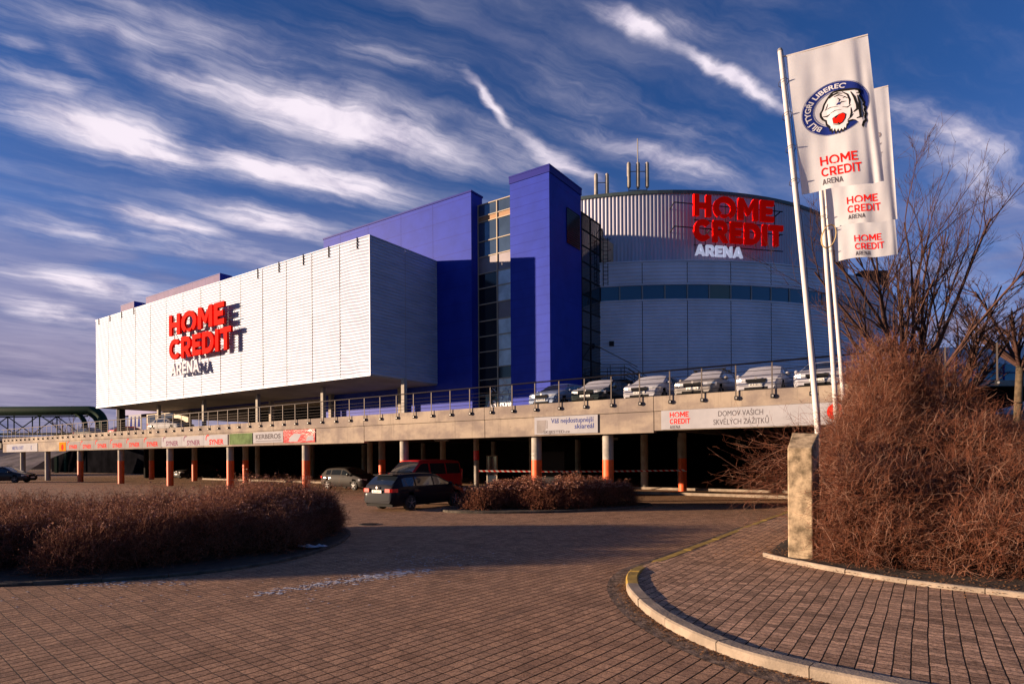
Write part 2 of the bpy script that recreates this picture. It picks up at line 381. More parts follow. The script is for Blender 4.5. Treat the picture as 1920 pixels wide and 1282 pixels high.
def glyph(ch, t=.22):
    """outline loops of a heavy geometric capital one unit high"""
    if ch == 'H': return .86, [[(0, 0), (t, 0), (t, .5 - t / 2), (.86 - t, .5 - t / 2), (.86 - t, 0), (.86, 0), (.86, 1), (.86 - t, 1), (.86 - t, .5 + t / 2), (t, .5 + t / 2), (t, 1), (0, 1)]]
    if ch == 'E': return .68, [[(0, 0), (.68, 0), (.68, t), (t, t), (t, .5 - t / 2), (.60, .5 - t / 2), (.60, .5 + t / 2), (t, .5 + t / 2), (t, 1 - t), (.68, 1 - t), (.68, 1), (0, 1)]]
    if ch == 'M': return 1.02, [[(0, 0), (t, 0), (t, .62), (.46, .22), (.56, .22), (1.02 - t, .62), (1.02 - t, 0), (1.02, 0), (1.02, 1), (1.02 - t, 1), (.51, .50), (t, 1), (0, 1)]]
    if ch == 'O': return 1.12, [arc(.56, .46, .56, .54, -52, 232, 30) + arc(.56, .46, .56 - t, .54 - t, 238, -58, 26),
                                [(.36, .16), (.76, .16)] + arc(.56, .16, .20, .14, 0, -180, 10)[1:-1]]
    if ch == 'C': return .92, [arc(.5, .5, .5, .5, 40, 320, 26) + arc(.5, .5, .5 - t, .5 - t, 316, 44, 22)]
    if ch == 'R': return .84, [[(0, 0), (t, 0), (t, .30), (.38, .30), (.60, 0), (.84, 0), (.60, .36)] + arc(.46, .655, .34, .345, -50, 90, 12) + [(0, 1)],
                               [(t, 1 - t)] + arc(.44, .65, .15, 1 - t - .65, 90, -90, 8) + [(t, .52)]]
    if ch == 'D': return .90, [[(0, 0)] + arc(.40, .5, .50, .5, -90, 90, 18) + [(0, 1)], [(t, t)] + arc(.39, .5, .50 - t, .5 - t, -90, 90, 16) + [(t, 1 - t)]]
    if ch == 'I': return t, [[(0, 0), (t, 0), (t, 1), (0, 1)]]
    if ch == 'T': return .80, [[(.4 - t / 2, 0), (.4 + t / 2, 0), (.4 + t / 2, 1 - t), (.8, 1 - t), (.8, 1), (0, 1), (0, 1 - t), (.4 - t / 2, 1 - t)]]
    if ch == 'N': return .86, [[(0, 0), (t, 0), (t, .62), (.86 - t, 0), (.86, 0), (.86, 1), (.86 - t, 1), (.86 - t, .38), (t, 1), (0, 1)]]
    if ch == 'A': return .96, [[(0, 0), (t, 0), (.285, .17), (.675, .17), (.96 - t, 0), (.96, 0), (.59, 1), (.37, 1)], [(.36, .36), (.60, .36), (.48, .70)]]
    return .3, []

_cache = {}
def curve_mesh(loops, extrude):
    cu = bpy.data.curves.new('tmp', 'CURVE'); cu.dimensions = '2D'; cu.fill_mode = 'BOTH'; cu.extrude = extrude
    for lp in loops:
        sp = cu.splines.new('POLY'); sp.points.add(len(lp) - 1); sp.use_cyclic_u = True
        for i, (x, y) in enumerate(lp): sp.points[i].co = (x, y, 0, 1)
    return _conv(cu)

def _conv(cu):
    o = bpy.data.objects.new('tmp', cu); C.objects.link(o)
    dg = bpy.context.evaluated_depsgraph_get(); me = bpy.data.meshes.new_from_object(o.evaluated_get(dg))
    vs = [tuple(v.co) for v in me.vertices]; fs = [tuple(p.vertices) for p in me.polygons]
    bpy.data.objects.remove(o); bpy.data.meshes.remove(me); bpy.data.curves.remove(cu)
    return vs, fs

def gl(ch, t, ex):
    k = (ch, t, ex)
    if k not in _cache:
        wd, lp = glyph(ch, t); _cache[k] = (wd,) + curve_mesh(lp, ex)
    return _cache[k]

def word(s, h, t=.22, gap=.12, ex=0., width=None):
    """list of (letter, verts, faces) in x/y with baseline at 0; fitted to width"""
    outl = []; x = 0
    for ch in s:
        wd, vs, fs = gl(ch, t, ex); outl.append((ch, x, wd, vs, fs)); x += wd + gap
    tot = x - gap; k = (width / (tot * h)) if width else 1
    return [(ch, [((px + x0) * h * k, py * h, pz) for px, py, pz in vs], fs) for ch, x0, wd, vs, fs in outl], tot * h * k

def text(body, size, bold=0., width=None, ex=0.):
    k = (body, bold, ex)
    for ch, rp, zc in (('ě', 'e', .50), ('Ř', 'R', .74)):
        if k not in _cache and ch in body:       # the caron of these two letters is drawn by hand
            i = body.index(ch); b2 = body.replace(ch, rp)
            def ext(t): v = text(t, 1, bold)[0]; return max(q[0] for q in v)
            text(b2, 1, bold); vs, fs = _cache[(b2, bold, 0.)]; xm = min(v[0] for v in vs); x0, x1 = ext(b2[:i]), ext(b2[:i + 1]); c = xm + (x0 + x1) / 2 + .03
            n0 = len(vs); vs = list(vs) + [(c - .15, zc + .20, 0), (c - .09, zc + .20, 0), (c, zc + .11, 0), (c + .09, zc + .20, 0), (c + .15, zc + .20, 0), (c + .035, zc + .04, 0), (c - .035, zc + .04, 0)]
            _cache[k] = (vs, list(fs) + [(n0, n0 + 1, n0 + 2, n0 + 6), (n0 + 2, n0 + 3, n0 + 4, n0 + 5), (n0 + 2, n0 + 5, n0 + 6)])
    if k not in _cache:
        cu = bpy.data.curves.new('t', 'FONT'); cu.body = body; cu.size = 1; cu.offset = bold; cu.extrude = ex; cu.resolution_u = 4
        _cache[k] = _conv(cu)
    vs, fs = _cache[k]; x0 = min(v[0] for v in vs); x1 = max(v[0] for v in vs)
    sx_ = (width / (x1 - x0)) if width else size
    return [((v[0] - x0) * sx_, v[1] * size, v[2]) for v in vs], fs, (x1 - x0) * sx_

def logo(mbr, mbg, place, h, width, t=.2):
    """HOME / CREDIT / ARENA set in three lines; top-left at 0,0; place maps (x, y) to 3D; h = cap height of the big lines"""
    l1, _ = word('HOME', h, t, .14, 0, width * .93); l2, _ = word('CREDIT', h, t, .13, 0, width); l3, _ = word('ARENA', h * .62, .15, .14, 0, width * .52)
    for L, y, mb in ((l1, -h, mbr), (l2, -2.27 * h, mbr), (l3, -3.15 * h, mbg)):
        for ch, vs, fs in L: mb.add([place(a, b + y) for a, b, c in vs], fs)

# ============================================================ GROUND
g = MB(); g.add([(-900, -40, -.02), (900, -40, -.02), (900, 1200, -.02), (-900, 1200, -.02)], [(0, 1, 2, 3)])
M['far_ground'] = mat('far_ground', (.12, .10, .085), .9, 0, .4, .05)
structure('ground', g, 'far_ground')
g = MB(); g.add([(-130, -6, 0), (70, -6, 0), (70, 125, 0), (-130, 125, 0)], [(0, 1, 2, 3)])
structure('road', g, 'road')

def catmull(pts, n=6):
    o = []; P = [Vector(p) for p in pts]
    for i in range(len(P) - 1):
        a = P[max(i - 1, 0)]; b = P[i]; c = P[i + 1]; d = P[min(i + 2, len(P) - 1)]
        for k in range(n):
            t = k / n; o.append(.5 * ((2 * b) + (c - a) * t + (2 * a - 5 * b + 4 * c - d) * t * t + (3 * b - a - 3 * c + d) * t ** 3))
    o.append(P[-1]); return o

kerb_path = catmull([(6.2, 3.6), (4.5, 4.45), (3.3, 5.2), (2.42, 6.0), (2.02, 6.8), (1.80, 7.7), (1.74, 8.6), (1.78, 9.4), (1.95, 10.2), (2.32, 11.05), (2.97, 11.9), (4.95, 14.7), (7.2, 17.9), (9.6, 21.2), (12.6, 25.4), (17.8, 32.6)], 8)
WALK = [(p.x, p.y) for p in kerb_path]
g = MB(); poly = [(p[0] + .1, p[1]) for p in WALK] + [(40, 45), (60, 30), (60, -2), (14, -2)]
g.add([(x, y, .095) for x, y in poly], [tuple(range(len(poly)))])
structure('pavement', g, 'walk')

def kerb_run(path, wd, h, length, mt_fn, name, cat, grp, lab_fn, hfn=None, gap=.012, z0=-.02):
    """lay separate kerb stones along a path"""
    P = [Vector((p[0], p[1], 0)) for p in path]; cum = [0]
    for i in range(1, len(P)): cum.append(cum[-1] + (P[i] - P[i - 1]).length)
    def at(s):
        s = max(0, min(s, cum[-1] - 1e-4))
        for i in range(1, len(P)):
            if cum[i] >= s: return P[i - 1].lerp(P[i], (s - cum[i - 1]) / (cum[i] - cum[i - 1]))
    s = 0; i = 0; outl = []
    while s < cum[-1] - .3:
        e = min(s + length, cum[-1]); mb = MB(); n = 5; sec = []
        jit = random.uniform(-.006, .006); jz = random.uniform(-.006, .006)
        for k in range(n + 1):
            q = s + gap / 2 + (e - s - gap) * k / n; a = at(q); tdir = (at(q + .05) - at(q - .05)).normalized(); nr = Vector((tdir.y, -tdir.x, 0))
            hh = (hfn(q) if hfn else h) + jz; a = a + nr * jit
            wob = random.uniform(-.003, .003)
            c = .018
            prof = [(0, z0), (-.004, hh - c), (c + wob, hh), (wd - c, hh + wob), (wd, hh - c), (wd, z0)]
            sec.append([a + nr * u + Vector((0, 0, v)) for u, v in prof])
        for k in range(n):
            mb.add(sec[k] + sec[k + 1], [(j, j + 1, 7 + j, 6 + j) for j in range(5)])
        mb.add(sec[0], [(5, 4, 3, 2, 1, 0)]); mb.add(sec[-1], [(0, 1, 2, 3, 4, 5)])
        mid = at((s + e) / 2)
        o = link(name, mb, mt_fn(s), frame=False, base=(mid.x, mid.y, 0)); tag(o, lab_fn(i, s), cat, grp); outl.append(o)
        s = e; i += 1
    return outl

gut = [Vector((p[0], p[1], 0)) for p in WALK[:96]]; mb = MB(); vs = []
for i, p in enumerate(gut):
    tdir = (gut[min(i + 1, len(gut) - 1)] - gut[max(i - 1, 0)]).normalized(); nr = Vector((-tdir.y, tdir.x, 0)); q = p + nr * .30; vs += [(p.x, p.y, .004), (q.x, q.y, .004)]
mb.add(vs, [(2 * i, 2 * i + 1, 2 * i + 3, 2 * i + 2) for i in range(len(gut) - 1)])
structure('gutter', mb, M.setdefault('gutter', mat('gutter_setts', (.20, .145, .11), .9, 0, .65, 7, .9, 16, spec=.1)))
YS = 9.1; 
def kh(q): return .125 if q < YS else (.125 - .075 * min(1, (q - YS) / 1.2) if q < YS + 1.2 else .105 if q < YS + 1.9 else .10)
kerb_run(WALK, .19, .13, 1.0, lambda s: 'yellow' if 7.7 < s else 'kerb', 'kerb_stone', 'kerb', 'kerb stones of the pavement',
         lambda i, s: ('yellow painted kerb stone along the brick pavement edge' if s > 7.7 else 'bare beige kerb stone of the curving pavement corner'), kh)
# fix: the painted stones share one true label, the bare ones another

# planting bed with the big bush
bed_front = catmull([(5.05, 11.95), (5.12, 11.55), (5.5, 10.55), (6.05, 9.5), (6.7, 8.8), (7.4, 8.2), (9, 7.2), (12, 6.0), (17, 5.0)], 5)
bf = [(p.x, p.y) for p in bed_front]
g = MB(); poly = bf + [(30, 8), (32, 30), (16.5, 27), (9.5, 18), (6.2, 13.8)]
g.add([(x, y, .125 + .03 * ((i * 37) % 5) / 5) for i, (x, y) in enumerate(poly)], [tuple(range(len(poly)))])
structure('planting_bed', g, 'soil')
kerb_run(bf, .09, .17, .95, lambda s: 'kerb', 'edging_stone', 'edging', 'edging stones round the bed of the big bush', lambda i, s: 'narrow concrete edging stone in front of the big bare bush', z0=.05)

# island beds
isl1 = catmull([(-16, 10.6), (-12, 10.1), (-9, 10.0), (-6.9, 10.45), (-5.6, 11.1), (-4.7, 12.3), (-4.35, 13.8), (-4.35, 15.4), (-4.8, 17.2), (-5.8, 18.2), (-8, 18.6), (-12, 18.3), (-16, 17.8)], 5)
i1 = [(p.x, p.y) for p in isl1]
g = MB(); g.add([(x, y, .05) for x, y in i1], [tuple(range(len(i1)))]); structure('planting_bed', g, 'soil')
kerb_run(i1, .10, .06, 1.0, lambda s: 'kerb_shaded', 'edging_stone', 'edging', 'edging stones of the left island', lambda i, s: 'low edging stone round the island of the left hedge')
isl2 = catmull([(-2.7, 23.8), (-2.4, 22.9), (-1.2, 22.4), (1.5, 22.5), (4.0, 23.4), (5.4, 24.6), (5.8, 26), (4.5, 26.6), (1, 26.2), (-2, 25.2), (-2.7, 23.8)], 5)
i2 = [(p.x, p.y) for p in isl2]
g = MB(); g.add([(x, y, .07) for x, y in i2[:-1]], [tuple(range(len(i2) - 1))]); structure('planting_bed', g, 'soil')
kerb_run(i2, .10, .08, 1.0, lambda s: 'kerb_shaded', 'edging_stone', 'edging', 'edging stones of the middle island', lambda i, s: 'low edging stone round the island of the middle hedge')

# snow, leaves, manhole
mb = MB()
def blob(mb, x, y, r, z=.003, h=.004, n=7):
    k = random.uniform(.5, 1); ps = []
    for j in range(n):
        a = 2 * math.pi * j / n; q = r * random.uniform(.55, 1.15); ps.append((x + q * math.cos(a), y + q * k * math.sin(a), z))
    mb.add(ps + [(x, y, z + h)], [(j, (j + 1) % n, n) for j in range(n)])
for i in range(520):
    t = random.random() ** .8; x = -3.9 + 2.3 * t + random.gauss(0, .12 + .1 * t); y = 9.35 + 1.9 * t + random.gauss(0, .13)
    blob(mb, x, y, random.uniform(.008, .05) * random.choice((.6, .6, 1, 1.5)))
for i in range(160): blob(mb, random.gauss(-1.8, .8), random.gauss(12.3, .5), random.uniform(.006, .03))
for i in range(60): blob(mb, random.uniform(-8, -1), random.uniform(8.2, 10.3), random.uniform(.01, .035))
for i in range(14): blob(mb, -4.55 + random.gauss(0, .17), 13.6 + random.gauss(0, .1), .11, .10, .04)
for i in range(60): blob(mb, random.uniform(-7.5, -5.4), 10.15 + random.gauss(0, .12), random.uniform(.02, .05))
o = link('snow_patch', mb, 'snow', frame=False); tag(o, 'remnants of thin snow on the pavers before the left hedge', 'snow', kind='stuff')
mb = MB()
def leaf(mb, x, y, z, s):
    a = random.uniform(0, 6.28); b = random.uniform(-.6, .6); c, sn = math.cos(a) * s, math.sin(a) * s
    mb.add([(x - c, y - sn, z), (x + sn * .5, y - c * .5, z + s * abs(b)), (x + c, y + sn, z + .1 * s), (x - sn * .5, y + c * .5, z + s * abs(b))], [(0, 1, 2, 3)])
kp = [p for p in WALK]
for i in range(1500):
    j = random.randrange(4, 60); p = kp[j]; q = kp[j + 1]; tt = random.random()
    leaf(mb, p[0] + (q[0] - p[0]) * tt - abs(random.gauss(0.02, .09)), p[1] + (q[1] - p[1]) * tt + random.gauss(0, .05), .008, random.uniform(.008, .022))
for i in range(2600):
    j = random.randrange(0, len(bf) - 1); p = bf[j]; leaf(mb, p[0] + random.gauss(.35, .5) , p[1] + random.gauss(.35, .5), .135 if True else 0, random.uniform(.012, .032))
for i in range(500):
    leaf(mb, random.uniform(-9, 9), random.uniform(5, 18), .1 if False else .008, random.uniform(.006, .014))
o = link('fallen_leaves', mb, 'leaf', frame=False); tag(o, 'dry brown leaf litter along the kerb and the bed', 'leaves', kind='stuff')
mb = MB(); mb.prism([(-4.5 + .34 * math.cos(a * .314), 18.9 + .34 * math.sin(a * .314)) for a in range(20)], .001, .012)
mh = thing('manhole_cover', 'round rusty manhole cover in the pavers right of the left hedge', 'manhole cover', (-4.5, 18.9, 0), False)
link('cover', mb, 'grate', mh)
mb = MB()
for k in range(5): mb.box(-4.75 + .0, -4.25, 18.72 + k * .09, 18.75 + k * .09, .013, .02)
link('grate_bar', mb, 'darkmetal', mh)

# ============================================================ PARKING DECK
S0, S1 = -85.0, -0.6; DE = 22.9
deck = thing('parking_deck', 'long raised concrete parking deck with stained fascia over an open garage', 'parking deck', (-40, DE, 0))
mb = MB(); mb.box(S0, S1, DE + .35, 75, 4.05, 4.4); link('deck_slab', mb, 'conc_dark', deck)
mb = MB()                                             # fascia in two courses, panels between joints
k = S0
while k < S1 - .1:
    e = min(k + 8.45, S1); zb = 2.93 if k < -30 else 3.02 if k < -15 else 3.10
    mb.box(k + .012, e - .012, DE, DE + .3, zb, 3.86); mb.box(k + .008, e - .008, DE - .035, DE + .33, 3.875, 4.46)
    k = e
f = link('fascia', mb, 'fascia', deck); soften(f, .012)
mb = MB(); mb.box(S0 + .02, S1 - .02, DE + .05, DE + .28, 3.0 + .1, 4.2); link('joint_filler', mb, 'conc_dark', deck)
mb = MB()
for n in range(11): 
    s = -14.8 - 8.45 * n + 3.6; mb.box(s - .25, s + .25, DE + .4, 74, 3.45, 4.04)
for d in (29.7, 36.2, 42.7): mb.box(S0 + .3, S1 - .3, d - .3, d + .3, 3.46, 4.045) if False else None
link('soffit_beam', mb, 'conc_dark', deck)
mb = MB(); mb.box(S1 - .3, S1, DE + .34, 75, 3.1, 4.44); link('side_fascia', mb, 'fascia', deck)
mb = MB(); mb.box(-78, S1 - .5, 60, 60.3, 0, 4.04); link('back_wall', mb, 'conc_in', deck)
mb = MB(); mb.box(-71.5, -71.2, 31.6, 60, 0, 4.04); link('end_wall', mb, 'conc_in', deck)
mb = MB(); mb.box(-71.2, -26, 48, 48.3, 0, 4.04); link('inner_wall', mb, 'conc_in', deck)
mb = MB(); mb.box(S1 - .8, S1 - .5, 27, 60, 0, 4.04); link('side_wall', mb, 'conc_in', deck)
# columns
cols = [(-14.8 - 8.45 * n, 23.4, 0) for n in range(7)] + [(-11.2, 23.4, 0)] + [(-14.8 - 8.45 * n, 29.7, 1) for n in range(1, 7)] + [(-12.0, 35.2, 1)] + \
       [(-14.8 - 8.45 * n, 36.2, 2) for n in range(0, 6)] + [(-14.8 - 8.45 * n, 43, 2) for n in range(0, 6)] + [(-73.5, 23.4, 3), (-80.5, 23.4, 3), (-4.0, 29.7, 1)]
cmx = {0: 'orange-footed concrete column at the front edge of the garage', 1: 'orange-footed concrete column in the second row inside the garage',
       2: 'plain concrete column deep in the dark garage', 3: 'grey concrete column at the far left end of the deck'}
for (s, d, kd) in cols:
    lab = cmx[kd]
    if (s, d) == (-11.2, 23.4): lab = 'thickest orange-footed front column right of the ski sign, rising from the middle hedge'
    if (s, d) == (-14.8, 23.4): lab = 'orange-footed front column with wire bands below the ski sign'
    if (s, d) == (-12.0, 35.2): lab = 'orange-footed column that ends the barrier tape on the right'
    if (s, d, kd) == (-23.25, 29.7, 1): lab = 'slim column with a small red notice left of the lit garage door'
    sp_ = {(-23.25, 23.4): 'front column standing behind the dark red van', (-31.7, 23.4): 'orange-footed front column under the right end of the red banner', (-40.15, 23.4): 'orange-footed front column below the seam of the last SYNER and green banners',
           (-48.6, 23.4): 'third orange-footed front column from the left', (-57.05, 23.4): 'second orange-footed front column from the left', (-65.5, 23.4): 'leftmost orange-footed front column of the deck',
           (-31.7, 29.7): 'second-row orange-footed column close right of the one under the red banner', (-40.15, 29.7): 'second-row orange-footed column between the green and red banner columns', (-48.6, 29.7): 'second-row orange-footed column under the last SYNER banners',
           (-57.05, 29.7): 'leftmost visible second-row orange-footed column', (-65.5, 29.7): 'second-row column lost in the shade at the far left of the garage', (-4.0, 29.7): 'second-row column at the right end, hidden by the big bush twigs',
           (-73.5, 23.4): 'right one of two plain grey columns at the far left end of the deck', (-80.5, 23.4): 'leftmost plain grey column at the far end of the deck', (-14.8, 36.2): 'plain beige column seen through the barrier tape on the right'}
    for kk, vv in sp_.items():
        if abs(kk[0] - s) < .02 and abs(kk[1] - d) < .02: lab = vv
    if kd == 2 and lab == cmx[2]: lab = 'plain dim column in the %s row of the dark garage, %s' % ('third' if d < 40 else 'rearmost', {0: 'right of the ski sign', 1: 'behind the slim column with the notice', 2: 'behind the estate car', 3: 'left of the red van', 4: 'beyond the grey hatchback', 5: 'farthest left'}[round((-14.8 - s) / 8.45)])
    t = thing('garage_column', lab, 'column', (s, d, 0), group='columns under the parking deck')
    r = .235; m1 = MB(); topz = 3.46 if d > 24 else 3.2
    split = {0: 1.95, 1: 1.95, 2: 0, 3: 0}[kd]
    if (s, d) == (-23.25, 29.7): split = 0; r = .17
    m1.tube([(s, d, split), (s, d, 3.46)], r, 20); q = link('shaft', m1, 'column', t, True); smooth_by_angle(q, 40)
    if split:
        m2 = MB(); m2.tube([(s, d, 0), (s, d, split)], r + .004, 20); q = link('painted_foot', m2, 'orange', t, True); smooth_by_angle(q, 40)
    if kd == 0 and s == -14.8:
        for zc in (2.05, 2.22, 3.0):
            m2 = MB(); m2.tube([(s, d, zc), (s, d, zc + .025)], r + .012, 20); link('wire_band', m2, 'steel', t)
    if (s, d) == (-23.25, 29.7):
        m2 = MB(); m2.tube([(s, d, 1.9), (s, d, 2.5)], r + .006, 16); link('notice', m2, 'taillamp', t)
# kerbs inside the garage
for (a, b, d, lab) in ((-60, -24, 32.0, 'low kerb catching sun on the garage floor at the left'), (-14.5, 0, 31.4, 'front low kerb on the right garage floor'), (-16.5, -1, 35.9, 'rear low kerb on the right garage floor')):
    mb = MB(); mb.box(a, b, d, d + .25, 0, .14); o = link('floor_kerb', mb, 'kerb', base=((a + b) / 2, d, 0)); tag(o, lab, 'kerb')
# lit door deep inside
dr = thing('garage_door', 'pale steel-framed glass door inside the dark garage', 'door', (-24.5, 33.0, 0))
mb = MB()
for (a, b, z0, z1) in ((-24.95, -24.87, 0, 2.2), (-24.13, -24.05, 0, 2.2), (-24.87, -24.13, 2.12, 2.2)): mb.box(a, b, 33, 33.08, z0, z1)
link('frame', mb, 'soffit', dr); mb = MB(); mb.box(-24.87, -24.13, 33.02, 33.05, .05, 2.12); link('pane', mb, 'glass', dr)
mb = MB(); mb.tube([(-24.8, 33.0, 1.0), (-24.2, 33.0, 1.0)], .03, 8); link('crossbar', mb, 'steel', dr)
mb = MB(); mb.box(-21.5, -19.0, 33.3, 33.4, .2, 2.4); o = link('notice_board', mb, 'darkmetal', base=(-20.3, 33.3, 0)); tag(o, 'dark notice board right of the garage door', 'notice board')
tp = thing('barrier_tape', 'red and white striped barrier tape strung between the garage columns', 'barrier tape', (-20, 31, 1.2))
mb = MB()
pts = [(-22.9, 29.5), (-12.0, 34.94)]
for i in range(24):
    t0 = i / 24; t1 = (i + 1) / 24; P = []
    for tt in (t0, t1):
        s = pts[0][0] + (pts[1][0] - pts[0][0]) * tt; d = pts[0][1] + (pts[1][1] - pts[0][1]) * tt; sag = -.05 * math.sin(math.pi * tt)
        P += [(s, d, 1.19 + sag), (s, d - .01, 1.28 + sag)]
    mb.add(P, [(0, 2, 3, 1)])
link('tape', mb, 'tape', tp)
mb = MB(); mb.tube([(-12.0, 35.2, 1.16), (-12.0, 35.2, 1.30)], .25, 16); link('tape_wrap', mb, 'tape', tp)

t = thing('parking_sign', 'faint P on a dark hanging sign deep in the right garage', 'sign', (-10, 40, 2.5)); link('panel', MB().box(-10.3, -9.6, 40, 40.05, 2.55, 3.2), 'conc_in', t)
vs, fs, wd = text('P', .6, .02); link('lettering', MB().add([(-10.15 + x, 39.98, 2.66 + y) for x, y, z in vs], fs), 'column', t)
for k, (s, d) in enumerate(((-29, 33), (-38, 33), (-19, 40), (-47, 34))):
    t = thing('ceiling_lamp', 'unlit tube lamp under the garage ceiling', 'lamp', (s, d, 3.3), group='tube lamps under the garage ceiling'); link('housing', MB().box(s - .7, s + .7, d - .08, d + .08, 3.32, 3.42), 'steel', t); link('tube', MB().tube([(s - .65, d, 3.28), (s + .65, d, 3.28)], .03, 8), 'column', t)
# railing
rl = thing('deck_railing', 'long steel railing with five bars along the parking deck edge', 'railing', (-40, DE - .1, 4.4))
RD = DE - .12
mb = MB(); mb.tube([(S0, RD, 5.42), (S1, RD, 5.42)], .032, 8); link('handrail', mb, 'metal', rl, True)
for z in (4.62, 4.78, 4.96, 5.14): 
    mb = MB(); mb.tube([(S0, RD + .03, z), (S1, RD + .03, z)], .011, 6); link('rail_bar', mb, 'metal', rl, True)
proto = None; s = -7.01 + 1.245 * 7
n = 0
while s > S0:
    if proto is None:
        mb = MB(); mb.box(s - .022, s + .022, RD - .012, RD + .012, 4.12, 5.39); proto = link('rail_post', mb, 'metal', rl)
        mb = MB(); mb.box(s - .05, s + .05, RD - .03, RD + .085, 4.13, 4.27); br = link('bracket', mb, 'darkmetal', proto)
        mb = MB(); mb.tube([(s + .025, RD - .05, 4.2), (s + .025, RD - .02, 4.2)], .035, 8); bo = link('bolt', mb, 'steel', proto)
        s_first = s
    else:
        c = proto.copy(); C.objects.link(c); c.parent = rl; c.location.x = s - s_first
        for q in (br, bo):
            e = q.copy(); C.objects.link(e); e.parent = c
    s -= 1.245; n += 1
mb = MB()  # return railing at the right end
mb.tube([(S1, RD, 5.42), (S1, 60, 5.42)], .03, 8); link('handrail', mb, 'metal', rl, True)

# ---- fascia signs
FD = DE - .03
def board(name, label, cat, s0, s1, z0, z1, mt, grp=None, th=.02):
    t = thing(name, label, cat, ((s0 + s1) / 2, FD, z0), group=grp)
    mb = MB(); mb.box(s0, s1, FD - th, FD - .001, z0, z1); link('panel', mb, mt, t); return t
F2 = FD - .024
def pl(s, z): return lambda a, b: (s + a, F2, z + b)
edges = [-67.2, -64.14, -61.0, -58.02, -54.95, -51.9, -48.8, -45.68, -42.6, -39.52]
for i in range(9):
    a, b = edges[i], edges[i + 1]
    lab = ['leftmost faded SYNER banner, beside the orange square', 'second SYNER banner from the orange square', 'third SYNER banner from the orange square', 'fourth SYNER banner from the left', 'middle SYNER banner of the nine',
           'sixth SYNER banner, with clean red letters', 'third SYNER banner from the green one, in purplish letters', 'purplish SYNER banner next to last on the right', 'rightmost SYNER banner, beside the green banner'][i]
    t = board('company_banner', lab, 'banner', a + .01, b - .01, 2.98 if i < 6 else 3.03, 3.76, 'banner_syner' if i < 6 else 'banner', 'SYNER banners on the deck fascia')
    vs, fs, wd = text('SYNER', .5, .03, 1.85)
    mt = 'syner_red' if i < 6 or i == 8 else 'syner_grey'
    mb = MB(); p = pl(a + .72, 3.1); mb.add([p(x, y) for x, y, z in vs], fs)
    ar = arc(.42, .40, .30, .30, 200, 60, 10) + arc(.42, .40, .21, .21, 60, 200, 10); p = pl(a + .12, 3.1)
    vs, fs = curve_mesh([[(x, y) for x, y in ar]], 0); mb.add([p(x, y) for x, y, z in vs], fs)
    link('lettering', mb, mt, t)
t = board('orange_banner', 'small orange square banner left of the SYNER row', 'banner', -68.9, -67.3, 2.92, 3.76, 'orangeb')
mb = MB(); p = pl(-68.4, 3.05); ar = arc(.3, .22, .3, .3, 0, 360, 16)[:-1]; mb.add([p(x, y) for x, y in ar], [tuple(range(16))]); link('mark', mb, 'syner_red', t)
t = board('faded_banner', 'faded white and blue banner at the far left end of the deck fascia', 'banner', -83.6, -74.5, 2.96, 3.80, 'banner')
mb = MB(); vs, fs, wd = text('MISTRU SVET', .5, .03, 3.4); p = pl(-81.8, 3.2); mb.add([p(x, y) for x, y, z in vs], fs); vs, fs, wd = text('E', .6, .02); p = pl(-76.3, 3.15); mb.add([p(x, y) for x, y, z in vs], fs); link('lettering', mb, 'navy', t)
t = board('green_banner', 'blurred pale green banner between the SYNER and KERBEROS banners', 'banner', -39.3, -36.6, 3.05, 3.78, 'greenb')
t = board('kerberos_banner', 'white banner reading KERBEROS next to the red banner', 'banner', -36.5, -33.25, 3.10, 3.80, 'banner')
mb = MB(); vs, fs, wd = text('KERBEROS', .42, .03, 2.7); p = pl(-36.2, 3.36); mb.add([p(x, y) for x, y, z in vs], fs)
mb.add([p(0, -.16), p(2.8, -.16), p(2.8, -.12), p(0, -.12)], [(0, 1, 2, 3)]); link('lettering', mb, 'grey_txt', t)
t = board('red_banner', 'red banner right of the KERBEROS banner, above a front column', 'banner', -33.2, -30.1, 3.05, 3.84, 'redb')
mb = MB(); p = pl(-32.7, 3.12); mb.add([p(0, 0), p(.9, 0), p(1.3, .45), (p(.6, .5)), p(.2, .3)], [(0, 1, 2, 3, 4)]); mb.add([p(1.7, 0), p(2.5, .05), p(2.4, .35), p(1.9, .3)], [(0, 1, 2, 3)]); link('pale_shape', mb, 'banner', t)
t = board('ski_sign', 'white sign with a grey mountain shape, for a ski area', 'sign', -14.55, -11.4, 3.09, 3.86, 'banner', th=.03)
F2 = FD - .034
mb = MB(); p = pl(-14.43, 3.14); mb.add([p(0, 0), p(.30, 0), p(.46, .16), p(.50, .58), p(0, .58)], [(0, 1, 2, 3, 4)]); mb.add([p(.50, .2), p(.57, .2), p(.56, .56), p(.53, .56)], [(0, 1, 2, 3)]); link('mountain_mark', mb, 'slate', t)
mb = MB(); vs, fs, wd = text('SKIJESTED.cz', .17, .02, 1.35); p = pl(-14.08, 3.13); mb.add([p(x, y) for x, y, z in vs], fs); link('small_lettering', mb, 'grey_txt', t)
mb = MB(); vs, fs, wd = text('Váš nejdostupnější', .30, .01, 2.1); p = pl(-13.68, 3.57); mb.add([p(x, y) for x, y, z in vs], fs)
vs, fs, wd = text('skiareál', .30, .01, .92); p = pl(-12.50, 3.30); mb.add([p(x, y) for x, y, z in vs], fs); link('slogan', mb, 'navy', t)
t = board('arena_banner', 'long white banner with the arena logo and a two-line Czech slogan', 'banner', -8.63, -2.0, 3.13, 3.87, 'banner', th=.03)
mr = MB(); mg = MB(); logo(mr, mg, pl(-8.28, 3.80), .205, .80, .19); link('logo', mr, 'red', t); link('logo_caption', mg, 'grey_txt', t)
